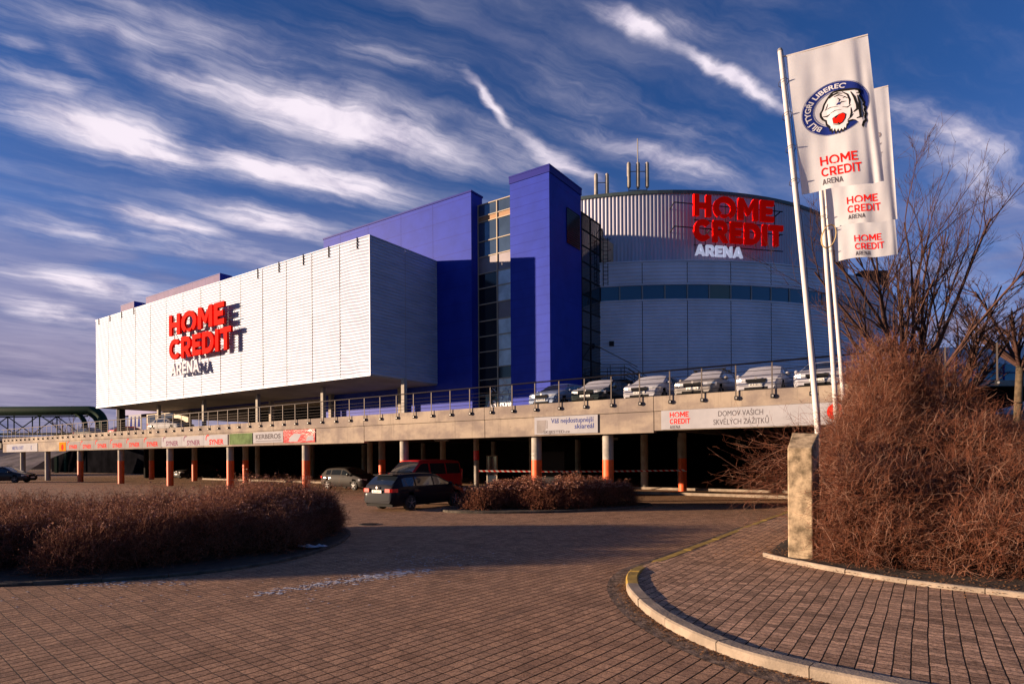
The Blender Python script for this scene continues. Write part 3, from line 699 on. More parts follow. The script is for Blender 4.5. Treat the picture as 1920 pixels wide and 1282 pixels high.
mb = MB(); vs, fs, wd = text('DOMOV VAŠICH', .285, .0, 1.58); p = pl(-6.42, 3.56); mb.add([p(x, y) for x, y, z in vs], fs)
vs, fs, wd = text('SKVĚLÝCH ZÁŽITKŮ', .285, .0, 1.95); p = pl(-6.60, 3.25); mb.add([p(x, y) for x, y, z in vs], fs); link('slogan', mb, 'grey_txt', t)
mb = MB(); p = pl(-2.55, 3.55); ar = arc(0, 0, .25, .28, 0, 360, 20)[:-1]; mb.add([p(x, y) for x, y in ar], [tuple(range(20))]); link('red_dot', mb, 'red', t)

# ============================================================ WHITE BOX (upper hall)
BX0, BX1, BZ0, BZ1 = -71.4, -29.8, 7.5, 16.55; BD0, BD1 = 27.0, 33.5
hall = thing('white_hall', 'projecting box-shaped hall clad in silvery white corrugated panels on thin posts', 'building', (-50, BD0, 4.4))
def corr(mb, s0, s1, z0, z1, d, pitch, amp, wob=0., ph=0.):
    nz = int((z1 - z0) / pitch) * 6; ns = max(2, int((s1 - s0) / .75)); rows = []
    for i in range(nz + 1):
        z = z0 + (z1 - z0) * i / nz; x = (i % 6) / 6
        pr = amp * (0, .8, 1, 1, .8, .3)[i % 6]
        for j in range(ns + 1):
            s = s0 + (s1 - s0) * j / ns
            wz = wob * (math.sin(s * 4.1 + ph + z * .7) * .5 + math.sin(s * 7.3 + ph * 2.1) * .3)
            rows.append((s, d - pr + wob * .3 * math.sin(z * 1.3 + s * 2 + ph), z + wz * (0 if i in (0, nz) else 1)))
    fs = [(i * (ns + 1) + j, i * (ns + 1) + j + 1, (i + 1) * (ns + 1) + j + 1, (i + 1) * (ns + 1) + j) for i in range(nz) for j in range(ns)]
    mb.add(rows, fs)
NP = 14; pw = (BX1 - BX0) / NP
for i in range(NP):
    mb = MB(); a = BX0 + pw * i; corr(mb, a + .035, a + pw - .035, BZ0 + .02, BZ1, BD0 - random.uniform(0, .012),   .215, .042, .05 if i == NP - 1 else .012, i * 1.7)
    link('front_panel', mb, 'cladding', hall)
mb = MB()
for i in range(1, NP): mb.box(BX0 + pw * i - .06, BX0 + pw * i + .06, BD0 + .004, BD0 + .018, BZ0 + .03, BZ1 - .02)
link('seam_backing', mb, 'seam', hall)
mb = MB(); mb.box(BX0 + .01, BX1 - .07, BD0 + .02, BD1 - .01, BZ0 - .06, BZ1 - .15); link('core', mb, 'soffit', hall)
def corr_side(mb, s, d0, d1, z0, z1, pitch, amp):
    nz = int((z1 - z0) / pitch) * 6; vs = []; fs = []
    for i in range(nz + 1):
        z = z0 + (z1 - z0) * i / nz; x = (i % 6) / 6; pr = amp * (0, .8, 1, 1, .8, .3)[i % 6]
        vs += [(s + pr, d0, z), (s + pr, d1, z)]
    fs = [(2 * i, 2 * i + 1, 2 * i + 3, 2 * i + 2) for i in range(nz)]
    mb.add(vs, fs)
for a, b in ((BD0 + .03, 30.2), (30.23, BD1)):
    mb = MB(); corr_side(mb, BX1 - .05, a, b, BZ0 + .02, BZ1, .215, .045); link('side_panel', mb, 'cladding', hall)
mb = MB(); mb.box(BX0 - .03, BX1 + .02, BD0 - .06, BD0 + .2, BZ1, BZ1 + .06); mb.box(BX1 - .2, BX1 + .02, BD0 + .21, BD1, BZ1, BZ1 + .06)
mb.box(BX1 - .04, BX1 + .03, BD0 - .07, BD0 + .01, BZ0, BZ1 - .003); link('edge_trim', mb, 'cladding', hall)
mb = MB(); mb.box(BX0 - .02, BX1 + .01, BD0 - .055, BD0 + .03, BZ0 - .07, BZ0 + .015); link('lower_trim', mb, 'cladding', hall)
for i in (0, 1, 2, 3): s = BX0 + .8 + i * 2.6; link('roof_bracket', MB().box(s, s + .06, BD0 - .10, BD0 - .05, BZ1 - .55, BZ1 + .1), 'darkmetal', hall)
for s in (-42.3, -39.6, -36.7, -33.9, -31.0): link('roof_bracket', MB().box(s, s + .06, BD0 - .10, BD0 - .05, BZ1 - .65, BZ1 + .12), 'darkmetal', hall)
for i in range(5):
    sp = [-29.0, -37.45, -45.9, -54.35, -62.8][i]
    t = None
    mb = MB(); mb.box(sp - .14, sp + .14, 29.2 - .14, 29.2 + .14, 4.4, BZ0 - .07); link('post', mb, 'column', hall)
for sp in (-41.5, -33.3, -50):
    mb = MB(); mb.box(sp - .16, sp + .16, 33.0, 33.35, 4.4, BZ0 - .07); link('rear_post', mb, 'soffit', hall)

# big letter signs --------------------------------------------------------
def letters(root, s_word, h, width, t, place, ex, mt, name='letter', gap=.13):
    L, _ = word(s_word, h, t, gap, ex, width)
    for ch, vs, fs in L:
        mb = MB(); mb.add([place(x, y, z) for x, y, z in vs], fs)
        o = link(name, mb, [mt], root)
sg = thing('hall_letter_sign', 'red and white HOME CREDIT ARENA letters standing off the white hall front', 'sign', (-50, 26.2, 9.2))
pf = lambda s, z: (lambda x, y, q: (s + x, 26.30 - q, z + y))
letters(sg, 'HOME', 1.78, 8.75, .235, pf(-54.5, 12.80), .10, 'red')
letters(sg, 'CREDIT', 1.78, 9.7, .235, pf(-54.5, 10.70), .10, 'red')
letters(sg, 'ARENA', 1.0, 4.7, .2, pf(-54.3, 9.35), .08, 'white', 'small_letter')
mb = MB()
for z in (14.2, 13.2, 12.1, 11.1): mb.bar((-54.4, 26.45, z), (-45.0, 26.45, z), .05)
for s in np.arange(-54, -45, 1.3):
    mb.bar((s, 26.45, 14.4), (s, 26.45, 9.6 if s < -50 else 10.9), .04)
    mb.bar((s, 26.45, 13.2), (s, 26.95, 13.2), .05); mb.bar((s, 26.45, 11.1), (s, 26.95, 11.1), .05); mb.bar((s, 26.45, 13.2), (s + 1.0, 26.45, 12.1), .035)
link('sign_frame', mb, 'darkmetal', sg)

# ============================================================ BLUE FIN WALLS, GLASS STRIP, TOWER
def grooves(mb, s0, s1, d, z0, z1, hs, vs_):
    for z in hs: mb.box(s0, s1, d - .004, d + .001, z - .012, z + .012)
    for s in vs_: mb.box(s - .012, s + .012, d - .005, d + .001, z0, z1)
FD1 = 33.5
bw = thing('blue_wall', 'tall blue panelled wall rising behind the white hall', 'building', (-34, FD1, 4.4))
mb = MB(); mb.box(-42.8, -26.56, FD1, FD1 + 1.3, 4.4, 20.9); o = link('wall', mb, 'blue', bw)
mb = MB(); grooves(mb, -42.8, -26.56, FD1, 4.4, 20.85, np.arange(5.6, 20.8, 1.25), [-40.6, -37.2, -33.5, -30.2]); link('panel_joint', mb, 'blue_trim', bw)
mb = MB(); mb.box(-42.85, -26.5, FD1 - .05, FD1 + 1.35, 20.9, 21.02); link('coping', mb, 'blue_trim', bw)
mb = MB(); mb.box(-83, -26.6, FD1 + 1.3, FD1 + 12, 4.4, 17.5) if False else mb.box(-83, -42.81, FD1 + .02, FD1 + 1.3, 7.4, 16.8); link('low_parapet', mb, 'blue_trim', bw)
for (a, b, dep, lab) in ((-75, -59.2, 1.3, 'long pinkish-grey roof box with a blue end above the hall'), (-81.5, -78, 2.2, 'small roof box at the left end above the hall')):
    t = thing('roof_unit', lab, 'roof box', ((a + b) / 2, FD1, 16.8))
    mb = MB(); mb.box(a, b - .02, FD1, FD1 + dep, 16.8, 20.9); link('body', mb, M.setdefault('mauve', mat('mauve_cladding', (.19, .15, .27), .7, .0, .15, .6, spec=.15)), t)
    mb = MB(); mb.box(b - .02, b + .05, FD1 - .03, FD1 + dep, 16.8, 20.98); link('end_panel', mb, 'blue', t)
    mb = MB(); grooves(mb, a, b, FD1, 16.8, 20.9, [], np.arange(a + 2.6, b - .5, 2.6)); mb.box(a, b - .03, FD1 - .03, FD1 + dep, 20.9, 20.97); link('panel_joint', mb, 'blue_trim', t)

gs = thing('glass_stair_strip', 'narrow multi-storey glass strip between the blue wall and the blue tower', 'glass facade', (-24.9, 34.3, 4.4))
GX = [-26.55, -24.85, -23.2]; zl = [20.15, 19.3, 18.9, 17.5, 16.4, 15.2, 14.15, 13.0, 11.8, 10.7, 9.6, 8.45, 7.6, 6.5, 5.5, 4.4]
kinds = [('glass_mid', 'glass_mid'), ('spandrel_brown', 'spandrel_brown'), ('glass_mid', 'glass_mid'), ('glass_mid', 'glass_mid'), ('spandrel', 'spandrel'), ('glass_dark', 'glass_reflect'), ('glass_dark', 'glass_reflect'), ('glass_dark', 'spandrel'),
         ('glass_dark', 'glass_reflect'), ('glass_dark', 'glass_reflect'), ('glass_dark', 'glass_reflect'), ('glass_dark', 'glass_dark'), ('glass_dark', 'glass_reflect'), ('glass_dark', 'glass_reflect'), ('glass_dark', 'glass_reflect')]
for i in range(15):
    for j in (0, 1):
        k = kinds[i][j]; mb = MB(); tl = random.uniform(-.012, .012)
        a, b, z1, z0 = GX[j] + .04, GX[j + 1] - .04, zl[i] - .03, zl[i + 1] + .03
        mb.add([(a, 34.3, z0), (b, 34.3 + tl, z0), (b, 34.3 + tl * .6, z1), (a, 34.3, z1)], [(0, 1, 2, 3)])
        link('spandrel' if 'span' in k else 'pane', mb, k, gs)
mb = MB()
for z in zl: mb.box(GX[0], GX[2], 34.24, 34.33, z - .03, z + .03)
for x in GX: mb.box(x - .035, x + .035, 34.22, 34.335, 4.4, 20.15)
link('mullion', mb, 'mullion', gs)
mb = MB(); mb.box(GX[0] - .01, GX[2] + .01, 34.35, 35.4, 4.4, 20.0); link('core', mb, 'glass_dark', gs)
mb = MB(); vs, fs, wd = text('A3', .75, .02); mb.add([(-25.9 + x, 34.285, 5.55 + y) for x, y, z in vs], fs); link('number', mb, 'white', gs)
mb = MB()
for i in range(26):
    x = random.uniform(-25.7, -23.4); z = random.uniform(4.6, 7.3); pts = [(x, 34.28, z)]
    for k in range(5): pts.append((min(-23.3, max(-26.4, pts[-1][0] + random.uniform(-.3, .3))), 34.28, min(7.5, max(4.5, pts[-1][2] + random.uniform(-.3, .35)))))
    mb.tube(pts, .022, 4)
link('branch_decal', mb, 'white', gs)

tw = thing('blue_tower', 'tall slender blue tower with a dark louvre high on its shaded side', 'tower', (-21.6, FD1, 4.4))
T0, T1, TD = -23.2, -20.1, 37.86
mb = MB(); mb.box(T0, T1, FD1, TD, 4.4, 20.95); o = link('wall', mb, 'blue', tw)
mb = MB(); grooves(mb, T0, T1, FD1, 4.4, 20.9, np.arange(5.2, 20.6, .62), [])
for z in np.arange(5.2, 20.6, .62 * 4): mb.box(T1 - .001, T1 + .003, FD1, TD, z - .01, z + .01)
link('panel_joint', mb, M.setdefault('joint', mat('blue_joint', (.018, .026, .26), .6, spec=.1)), tw)
mb = MB(); mb.box(T0 - .06, T1 + .07, FD1 - .07, TD + .05, 20.95, 21.05); mb.box(T0 - .04, T1 + .05, FD1 - .05, FD1 - .001, 20.55, 20.948); mb.box(T1 + .001, T1 + .05, FD1, TD + .03, 20.55, 20.948); link('coping', mb, 'blue_trim', tw)
mb = MB(); mb.box(T1 + .002, T1 + .06, 35.75, 37.6, 16.6, 19.0); lv = link('louvre', mb, 'glass_dark', tw)
mb = MB()
for z in np.arange(16.7, 19, .16): mb.box(T1 + .06, T1 + .09, 35.8, 37.55, z, z + .05)
link('slat', mb, 'darkmetal', lv)

# glass stair behind the tower
st = thing('glass_stairwell', 'dark glass stairwell squeezed between the blue tower and the round hall', 'glass facade', (-20.1, 39, 4.4))
GD = [37.9, 39.3, 40.9]; zz_ = np.arange(4.4, 19.45, 1.155)
for i in range(len(zz_) - 1):
    for j in (0, 1):
        mb = MB(); tl = random.uniform(-.015, .015); z0, z1 = zz_[i] + .03, zz_[i + 1] - .03
        mb.add([(-20.12 + tl, GD[j] + .03, z0), (-20.12, GD[j + 1] - .03, z0), (-20.12, GD[j + 1] - .03, z1), (-20.12 - tl, GD[j] + .03, z1)], [(0, 1, 2, 3)])
        link('pane', mb, 'glass', st) if (i + j) % 4 else link('pane', mb, 'glass_dark', st)
mb = MB()
for z in zz_: mb.box(-20.14, -20.07, 37.9, 40.95, z - .03, z + .03)
for d in GD: mb.box(-20.145, -20.065, d - .03, d + .03, 4.4, 19.4)
link('mullion', mb, 'darkmetal', st)
mb = MB(); mb.box(-22.5, -20.16, 37.9, 41.5, 4.4, 19.3); link('core', mb, 'glass_dark', st)
mb = MB(); mb.box(-22.5, -20.05, 40.97, 43.5, 4.4, 18.6); link('side_wall', mb, 'beige', st)
ld = thing('roof_ladder', 'dark caged access ladder beside the ribbed round wall', 'ladder', (6.95, 45.0, 16.4), False)
mb = MB(); mb.tube([(6.9, 44.9, 14.8), (6.9, 44.9, 18.8), (6.7, 45.1, 19.2)], .03, 6); mb.tube([(7.25, 44.9, 14.8), (7.25, 44.9, 18.4)], .03, 6); link('side_rail', mb, 'darkmetal', ld)
mb = MB()
for z in np.arange(15, 18.4, .3): mb.bar((6.9, 44.9, z), (7.25, 44.9, z), .03)
link('rung', mb, 'darkmetal', ld)
mb = MB()
for z in (16.6, 17.4, 18.2): mb.tube([(7.08 + .35 * math.sin(a), 44.9 - .45 * (1 - math.cos(a)) , z) for a in np.linspace(-1.4, 1.4, 9)], .02, 5)
link('cage_hoop', mb, 'darkmetal', ld)

# ============================================================ ROUND ARENA
ar_ = thing('round_arena', 'large round arena with corrugated silver walls, a window band and a ribbed upper drum', 'arena', (12.6, 73.4, 4.4), False)
CX, CY, RL = 12.7, 73.4, 29.0
def ring(mb, cx_, cy_, prof, a0, a1, n):
    """prof: list of (radius, z); angles measured from -Y, positive towards +X"""
    vs = []; K = len(prof)
    for i in range(n + 1):
        a = R(a0 + (a1 - a0) * i / n)
        for r, z in prof: vs.append((cx_ + r * math.sin(a), cy_ - r * math.cos(a), z))
    mb.add(vs, [(i * K + j, (i + 1) * K + j, (i + 1) * K + j + 1, i * K + j + 1) for i in range(n) for j in range(K - 1)])
def cprof(r, z0, z1, pitch, amp):
    n = int((z1 - z0) / pitch) * 4; return [(r + (amp if i % 4 in (1, 2) else 0), z0 + (z1 - z0) * i / n) for i in range(n + 1)]
seg = 6.52
A = [-45 + seg * i for i in range(0, 23)]
for i in range(len(A) - 1):
    mb = MB(); ring(mb, CX, CY, cprof(RL, 4.4, 13.55, .23, .035), A[i] + .05, A[i + 1] - .05, 4); link('wall_panel', mb, 'drum_clad', ar_)
    mb = MB(); ring(mb, CX, CY, cprof(RL, 14.85, 16.45, .23, .035), A[i] + .05, A[i + 1] - .05, 4); link('upper_panel', mb, 'drum_clad', ar_)
mb = MB(); ring(mb, CX, CY, [(RL - .06, 4.4), (RL - .06, 13.55), (RL - .06, 16.4)], -45, 98, 90); link('seam_backing', mb, 'seam', ar_)
mb = MB(); ring(mb, CX, CY, [(RL + .03, 13.55), (RL + .05, 13.6), (RL + .05, 13.68), (RL - .04, 13.7)], -45, 98, 90); ring(mb, CX, CY, [(RL - .04, 14.72), (RL + .05, 14.74), (RL + .05, 14.83), (RL + .03, 14.85)], -45, 98, 90)
ring(mb, CX, CY, [(RL + .06, 16.45), (RL + .06, 16.55), (RL - 8, 16.6)], -45, 98, 90); link('trim', mb, 'drum_clad', ar_)
da = seg / 2
k = 0; a = -45
M['bluewin'] = mat('band_glass', (.03, .10, .20), .12, 0, spec=.9)
M['greenwin'] = mat('band_glass_green', (.10, .13, .11), .15, 0, spec=.8)
while a < 97.5:
    mb = MB(); ring(mb, CX, CY, [(RL - .03, 13.68), (RL - .03, 14.74)], a + .12, a + da - .12, 2); link('window', mb, 'greenwin' if k % 9 == 6 else 'bluewin', ar_)
    a += da; k += 1
mb = MB()
a = -45
while a < 98:
    q = R(a); x, y = CX + (RL - .005) * math.sin(q), CY - (RL - .005) * math.cos(q); mb.bar((x, y, 13.68), (x, y, 14.74), .09); a += da
link('mullion', mb, 'steel', ar_)
# ribbed upper drum
UX, UY, RU = 12.5, 69.4, 23.0
mb = MB(); vs = []; n = 1080
for i in range(n + 1):
    a = R(-95 + 190 * i / n); rr = RU + (.04 if i % 4 in (0, 1) else 0); vs += [(UX + rr * math.sin(a), UY - rr * math.cos(a), 16.3), (UX + rr * math.sin(a), UY - rr * math.cos(a), 22.45)]
mb.add(vs, [(2 * i, 2 * i + 2, 2 * i + 3, 2 * i + 1) for i in range(n)]); link('ribbed_wall', mb, 'drum_rib', ar_)
mb = MB(); ring(mb, UX, UY, [(RU + .12, 22.3), (RU + .14, 22.55), (RU - .3, 22.62), (.1, 23.6)], -100, 100, 70); link('roof', mb, M.setdefault('roofgreen', mat('roof_trim', (.07, .10, .11), .5)), ar_)
mb = MB(); mb.box(10.4 - .0, 10.75, 44.2, 44.3, 10.2, 10.6); q = link('vent_box', MB().box(7.3, 7.65, 44.75, 44.95, 10.3, 10.65), 'darkmetal', ar_)
# louvred unit on the right shoulder
ru = thing('roof_fan_unit', 'brown louvred roof unit on the right shoulder of the round arena', 'roof unit', (34.5, 58, 16.6), False)
link('casing', MB().box(33.4, 35.9, 57.2, 58.6, 17.2, 19.6), 'grate', ru)
mb = MB()
for z in np.arange(17.35, 19.5, .3): mb.box(33.5, 35.8, 57.12, 57.19, z, z + .12)
link('louvre', mb, 'darkmetal', ru)
mb = MB()
for x, y in ((33.5, 57.3), (35.8, 57.3), (33.5, 58.5), (35.8, 58.5)): mb.bar((x, y, 16.5), (x, y, 17.2), .12)
link('leg', mb, 'darkmetal', ru)

# arena sign, flat frame tangent to the drum
P1 = Vector((13.75, 45.15, 0)); P2 = Vector((21.3, 46.75, 0)); du = (P2 - P1).normalized(); dn = Vector((du.y, -du.x, 0))
sg2 = thing('arena_letter_sign', 'red and white HOME CREDIT ARENA letters high on the ribbed round drum', 'sign', (17.5, 45.8, 17.3), False)
def pf2(off, z): return lambda x, y, q: tuple(P1 + du * (off + x) + dn * q + Vector((0, 0, z + y)))
for nm, cl, st_ in (('lit_red', (.85, .004, .001), .07), ('lit_white', (.72, .74, .95), .20)):       # these channel letters are lit from inside
    M[nm] = mat(nm, cl if nm == 'lit_red' else (.6, .6, .68), .8, spec=.05); b_ = M[nm].node_tree.nodes['Principled BSDF']; b_.inputs['Emission Color'].default_value = (*cl, 1); b_.inputs['Emission Strength'].default_value = st_
letters(sg2, 'HOME', 1.62, 6.75, .25, pf2(0, 20.10), .12, 'lit_red')
letters(sg2, 'CREDIT', 1.62, 7.55, .25, pf2(0, 18.25), .12, 'lit_red')
letters(sg2, 'ARENA', .82, 3.95, .2, pf2(.12, 17.15), .10, 'lit_white', 'small_letter')
mb = MB()
for z in (21.1, 19.9, 19.3, 18.0): mb.bar(P1 + du * (-1.5 if z in (21.1, 19.3) else .1) + Vector((0, .25, z)), P1 + du * 7.7 + Vector((0, .25, z)), .06)
for i in range(9): mb.bar(P1 + du * (.2 + i * .85) + Vector((0, .28, 17.5 if i < 5 else 18.2)), P1 + du * (.2 + i * .85) + Vector((0, .28, 21.6)), .05)
for off in (-1.5, 1.5, 4, 7.5):
    for z in (21.1, 19.3): mb.bar(P1 + du * off + Vector((0, .25, z)), P1 + du * off + Vector((0, 1.7, z)), .06)
link('sign_frame', mb, 'darkmetal', sg2)

# antennas
def antenna(name, label, x, y, zs, xs, top):
    t = thing(name, label, 'antenna', (x, y, zs), False)
    mb = MB(); mb.tube([(x, y, zs - .5), (x, y, top)], .05, 6)
    for a in xs: mb.tube([(a, y, zs - .2), (a, y, zs + 2.6)], .04, 6)
    mb.bar((min(xs), y, zs + .75), (max(xs), y, zs + .75), .07); mb.bar((min(xs), y, zs + 2.3), (max(xs), y, zs + 2.3), .05); link('mast', mb, 'steel', t)
    for a in xs:
        mb = MB(); mb.tube([(a, y - .1, zs + .9), (a, y - .1, zs + 1.0), (a, y - .1, zs + 2.9), (a, y - .1, zs + 3.0)], [.1, .16, .16, .1], 10); link('panel_antenna', mb, 'column', t, True)
    return t
antenna('mobile_antenna', 'left roof mast with two beige panel antennas', 7.5, 49.5, 22.3, [7.05, 7.95], 23.5)
t = antenna('mobile_antenna', 'taller right roof mast with three beige panel antennas and a whip', 10.5, 49.5, 23.2, [9.75, 10.5, 11.25], 28.2)
mb = MB()
for z in np.arange(22.8, 24.2, .25): mb.bar((10.35, 49.4, z), (10.65, 49.4, z), .03)
link('step', mb, 'darkmetal', t)
t = thing('roof_dish', 'small roof dish right of the left antenna mast', 'dish', (8.6, 49.0, 22.4), False)
mb = MB(); mb.tube([(8.6, 49, 22.3), (8.6, 49, 22.85)], .035, 6); link('stand', mb, 'darkmetal', t)
mb = MB(); mb.tube([(8.6, 48.95, 22.9), (8.65, 48.8, 22.9), (8.7, 48.7, 22.9)], [.08, .22, .27], 12, False); link('reflector', mb, 'steel', t)

# outdoor stair beside the arena
es = thing('outdoor_stair', 'dark metal outdoor stair with railings at the foot of the glass stairwell', 'stair', (8, 43, 4.4), False)
link('landing', MB().box(5.9, 8.3, 42.6, 44.1, 7.4, 7.55), 'darkmetal', es)
mb = MB()
for i in range(15): x = 8.3 + i * .3; z = 7.35 - i * .2; mb.box(x, x + .31, 42.6, 43.9, z, z + .05)
mb.bar((8.3, 42.6, 7.4), (12.8, 42.6, 4.4), .06, .25); mb.bar((8.3, 43.9, 7.4), (12.8, 43.9, 4.4), .06, .25); link('flight', mb, 'darkmetal', es)
mb = MB()
for yy_ in (42.6, 43.9):
    for h in (.25, .5, .75, 1.05):
        mb.bar((5.9, yy_, 7.55 + h), (8.3, yy_, 7.55 + h), .04); mb.bar((8.3, yy_, 7.55 + h), (12.8, yy_, 4.5 + h), .04)
    for i in range(7): x = 6 + i; z = 7.5 if x < 8.3 else 7.5 - (x - 8.3) * .67; mb.bar((x, yy_, z), (x, yy_, z + 1.05), .04)
mb.bar((6.2, 44.0, 10.2), (9.2, 43.9, 8.6), .05)
link('railing', mb, 'metal', es)
mb = MB()
for x in (6.2, 8.2): 
    for y in (42.7, 44): mb.bar((x, y, 4.4), (x, y, 7.4), .12)
mb.box(5.9, 8.2, 43.2, 44, 4.4, 7.3); link('support', mb, 'darkmetal', es)

# ---- wall under the hall, shop front
uw = thing('recessed_storefront', 'recessed ground-floor wall under the white hall, dark with a beige base', 'building', (-50, 41, 4.4))
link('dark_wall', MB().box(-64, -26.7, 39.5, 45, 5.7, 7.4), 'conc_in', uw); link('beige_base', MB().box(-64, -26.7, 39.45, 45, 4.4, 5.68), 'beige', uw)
link('roof_slab', MB().box(-83, -26.7, 34.9, 60, 7.45, 7.8), 'soffit', uw)
for a in (-34.5, -36.8, -43, -47.5): link('doorway', MB().box(a, a + .8, 39.38, 39.44, 4.45, 5.5), 'conc_in', uw)
link('upper_block', MB().box(-83, -26.7, 36, 60, 7.82, 14.5), 'blue_trim', uw)
t = thing('site_cabin', 'small white cabin with a green window under the hall', 'cabin', (-43.4, 37, 4.4)); link('body', MB().box(-44.6, -41.2, 36.4, 38, 4.4, 5.9), 'banner', t); link('window', MB().box(-43.3, -42.3, 36.36, 36.4, 5.0, 5.6), 'greenwin', t)
t = thing('shop_window', 'lit shop window with rows of goods at the left end under the hall', 'shop window', (-73, 34.0, 4.4))
link('frame', MB().box(-76.0, -66.4, 33.9, 34.3, 4.4, 7.5), 'mullion', t)
mb = MB()
for i in range(3):
    for j in range(2): a = -75.6 + i * 2.1; mb.box(a, a + 1.85, 33.86, 33.89, 4.6 + j * 1.4, 5.85 + j * 1.4)
link('pane', mb, 'glass', t)
mb = MB()
for i in range(3):
    a = -75.3 + i * 2.1; mb.box(a, a + 1.2, 33.82, 33.85, 5.1, 5.55)
link('poster', mb, 'white', t); mb = MB()
for i in range(3): a = -75.3 + i * 2.1; mb.box(a + .1, a + 1.1, 33.80, 33.82, 5.4, 5.52)
link('poster_stripe', mb, 'syner_red', t)
t = thing('blue_poster', 'tall blue and white poster hanging left of the shop window', 'poster', (-77.5, 33.6, 4.4))
link('sheet', MB().box(-79.6, -76.4, 33.5, 33.56, 4.5, 7.4), 'banner', t)
mb = MB()
for i in range(3): mb.add([(-79.3 + i, 33.49, 5.9), (-78.6 + i, 33.49, 5.9), (-78.75 + i, 33.49, 7.2), (-79.0 + i, 33.49, 7.2)], [(0, 1, 2, 3)])
mb.box(-79.5, -76.5, 33.48, 33.49, 4.6, 5.6); link('blue_print', mb, 'navy_ring', t)
t = thing('hall_end_post', 'dark square post carrying the far left corner of the hall', 'post', (-71, 29, 4.4)); link('shaft', MB().box(-71.2, -70.6, 28.8, 29.4, 4.4, 7.42), 'darkmetal', t)

# ============================================================ LEFT BACKGROUND
pb = thing('pipe_bridge', 'dark green pipe bridge with lattice truss bending down left of the hall', 'pipe bridge', (-80, 96, 0), False)
mb = MB(); z = 9.9
def pipe(x0, x1, y, z, r, zdown):
    pts = [(x0, y, z), (x1 - 2.2, y, z)] + [(x1 - 2.2 + 2.2 * math.sin(a), y, z - 2.2 + 2.2 * math.cos(a)) for a in np.linspace(.2, 1.57, 7)] + [(x1, y, zdown)]
    return MB().tube(pts, r, 14)
link('main_pipe', pipe(-150, -64.5, 95, 9.9, .62, 2), 'green_pipe', pb, True); link('side_pipe', pipe(-150, -68.4, 96.4, 9.6, .35, 2), 'green_pipe', pb, True); link('side_pipe', pipe(-150, -66.9, 97.2, 9.6, .35, 2), 'green_pipe', pb, True)
mb = MB(); z1, z0 = 9.1, 6.2
for y in (94.2, 97.8):
    mb.bar((-150, y, z1), (-69, y, z1), .2); mb.bar((-150, y, z0), (-69, y, z0), .2); x = -150; i = 0
    while x < -70: mb.bar((x, y, z1), (x, y, z0), .12); mb.bar((x, y, z1 if i % 2 else z0), (x + 4, y, z0 if i % 2 else z1), .12); x += 4; i += 1
link('truss', mb, 'green_pipe', pb)
mb = MB()
for x in (-72, -110, -145):
    mb = MB(); mb.bar((x, 95, 0), (x, 95, 6.2), .4); mb.bar((x, 97, 0), (x, 97, 6.2), .4); mb.bar((x, 95, 5.9), (x, 97, 5.9), .3); link('support', mb, 'green_pipe', pb)
mb = MB(); pts = [(-400, 150, 9), (-260, 170, 10.5), (-180, 175, 11.5), (-120, 178, 9.5), (-80, 180, 7), (-40, 185, 5), (40, 190, 5), (120, 190, 6), (300, 190, 9)]
vs = []
for x, y, h in pts: vs += [(x, y - 25, -.01), (x, y, h * .85), (x, y + 60, h * .9), (x, y + 160, -.01)]
mb.add(vs, [(i * 4 + j, i * 4 + 4 + j, i * 4 + 5 + j, i * 4 + 1 + j) for i in range(len(pts) - 1) for j in range(3)]); structure('hills', mb, 'hill')
t = thing('distant_hall', 'low distant hall with a flat mauve roof behind the pipe bridge', 'building', (-140, 140, 0), False)
link('wall', MB().box(-170, -98, 132, 150, 0, 6.2), 'hill', t); link('roof', MB().box(-171, -97, 131, 151, 6.25, 7.2), 'greyroof', t)
# earth bank seen left under the deck
mb = MB(); vs = []
for i in range(20):
    x = -125 + i * 3.3; vs += [(x, 76, 0), (x, 80 + random.uniform(-.5, .5), 1.6 + random.uniform(-.2, .3)), (x, 85, 3.3 + random.uniform(-.2, .4))]
mb.add(vs, [(i * 3 + j, i * 3 + 3 + j, i * 3 + 4 + j, i * 3 + 1 + j) for i in range(19) for j in (0, 1)]); structure('earth_bank', mb, M.setdefault('bank', mat('bank', (.16, .13, .14), .95, 0, .6, .7, .6, 2)))

t = thing('shade_wall', 'added near-black wall standing in for the shaded bank beyond the left end of the garage', 'wall', (-95, 40, 0))
link('wall', MB().box(-124, -71.52, 40, 40.4, 0, 3.9), mat('shade_black', (.006, .006, .008), 1, 0, .5, .4, spec=.0), t)  # added stand-in for a shaded bank; its shade is put into the near-black colour
link('coping', MB().box(-124, -71.52, 39.95, 40.45, 3.91, 4.02), 'conc_dark', t)
# ============================================================ RIGHT BACKGROUND
tb = thing('turquoise_building', 'low building with a turquoise glass band at the right edge behind the bush', 'building', (60, 62, 4.4), False)
link('upper_wall', MB().box(30, 120, 62, 90, 11.35, 13.1), 'drum_clad', tb); link('turquoise_band', MB().box(30, 120, 61.9, 90, 9.6, 11.33), 'turq', tb)
mb = MB()
for x in np.arange(41, 118, 3.2): mb.box(x, x + .12, 61.8, 61.89, 9.62, 11.3)
mb.box(30, 118, 61.8, 61.89, 10.4, 10.48); link('mullion', mb, 'blue_trim', tb)
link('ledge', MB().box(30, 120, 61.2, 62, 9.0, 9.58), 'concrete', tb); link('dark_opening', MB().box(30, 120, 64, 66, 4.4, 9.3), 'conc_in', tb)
mb = MB()
for x in np.arange(44, 118, 9): mb.box(x, x + .5, 61.6, 62.1, 4.4, 8.98)
link('pillar', mb, 'concrete', tb)
mb = MB(); mb.box(26, 130, 42, 92, -.01, 4.85); structure('terrace', mb, 'conc_dark')

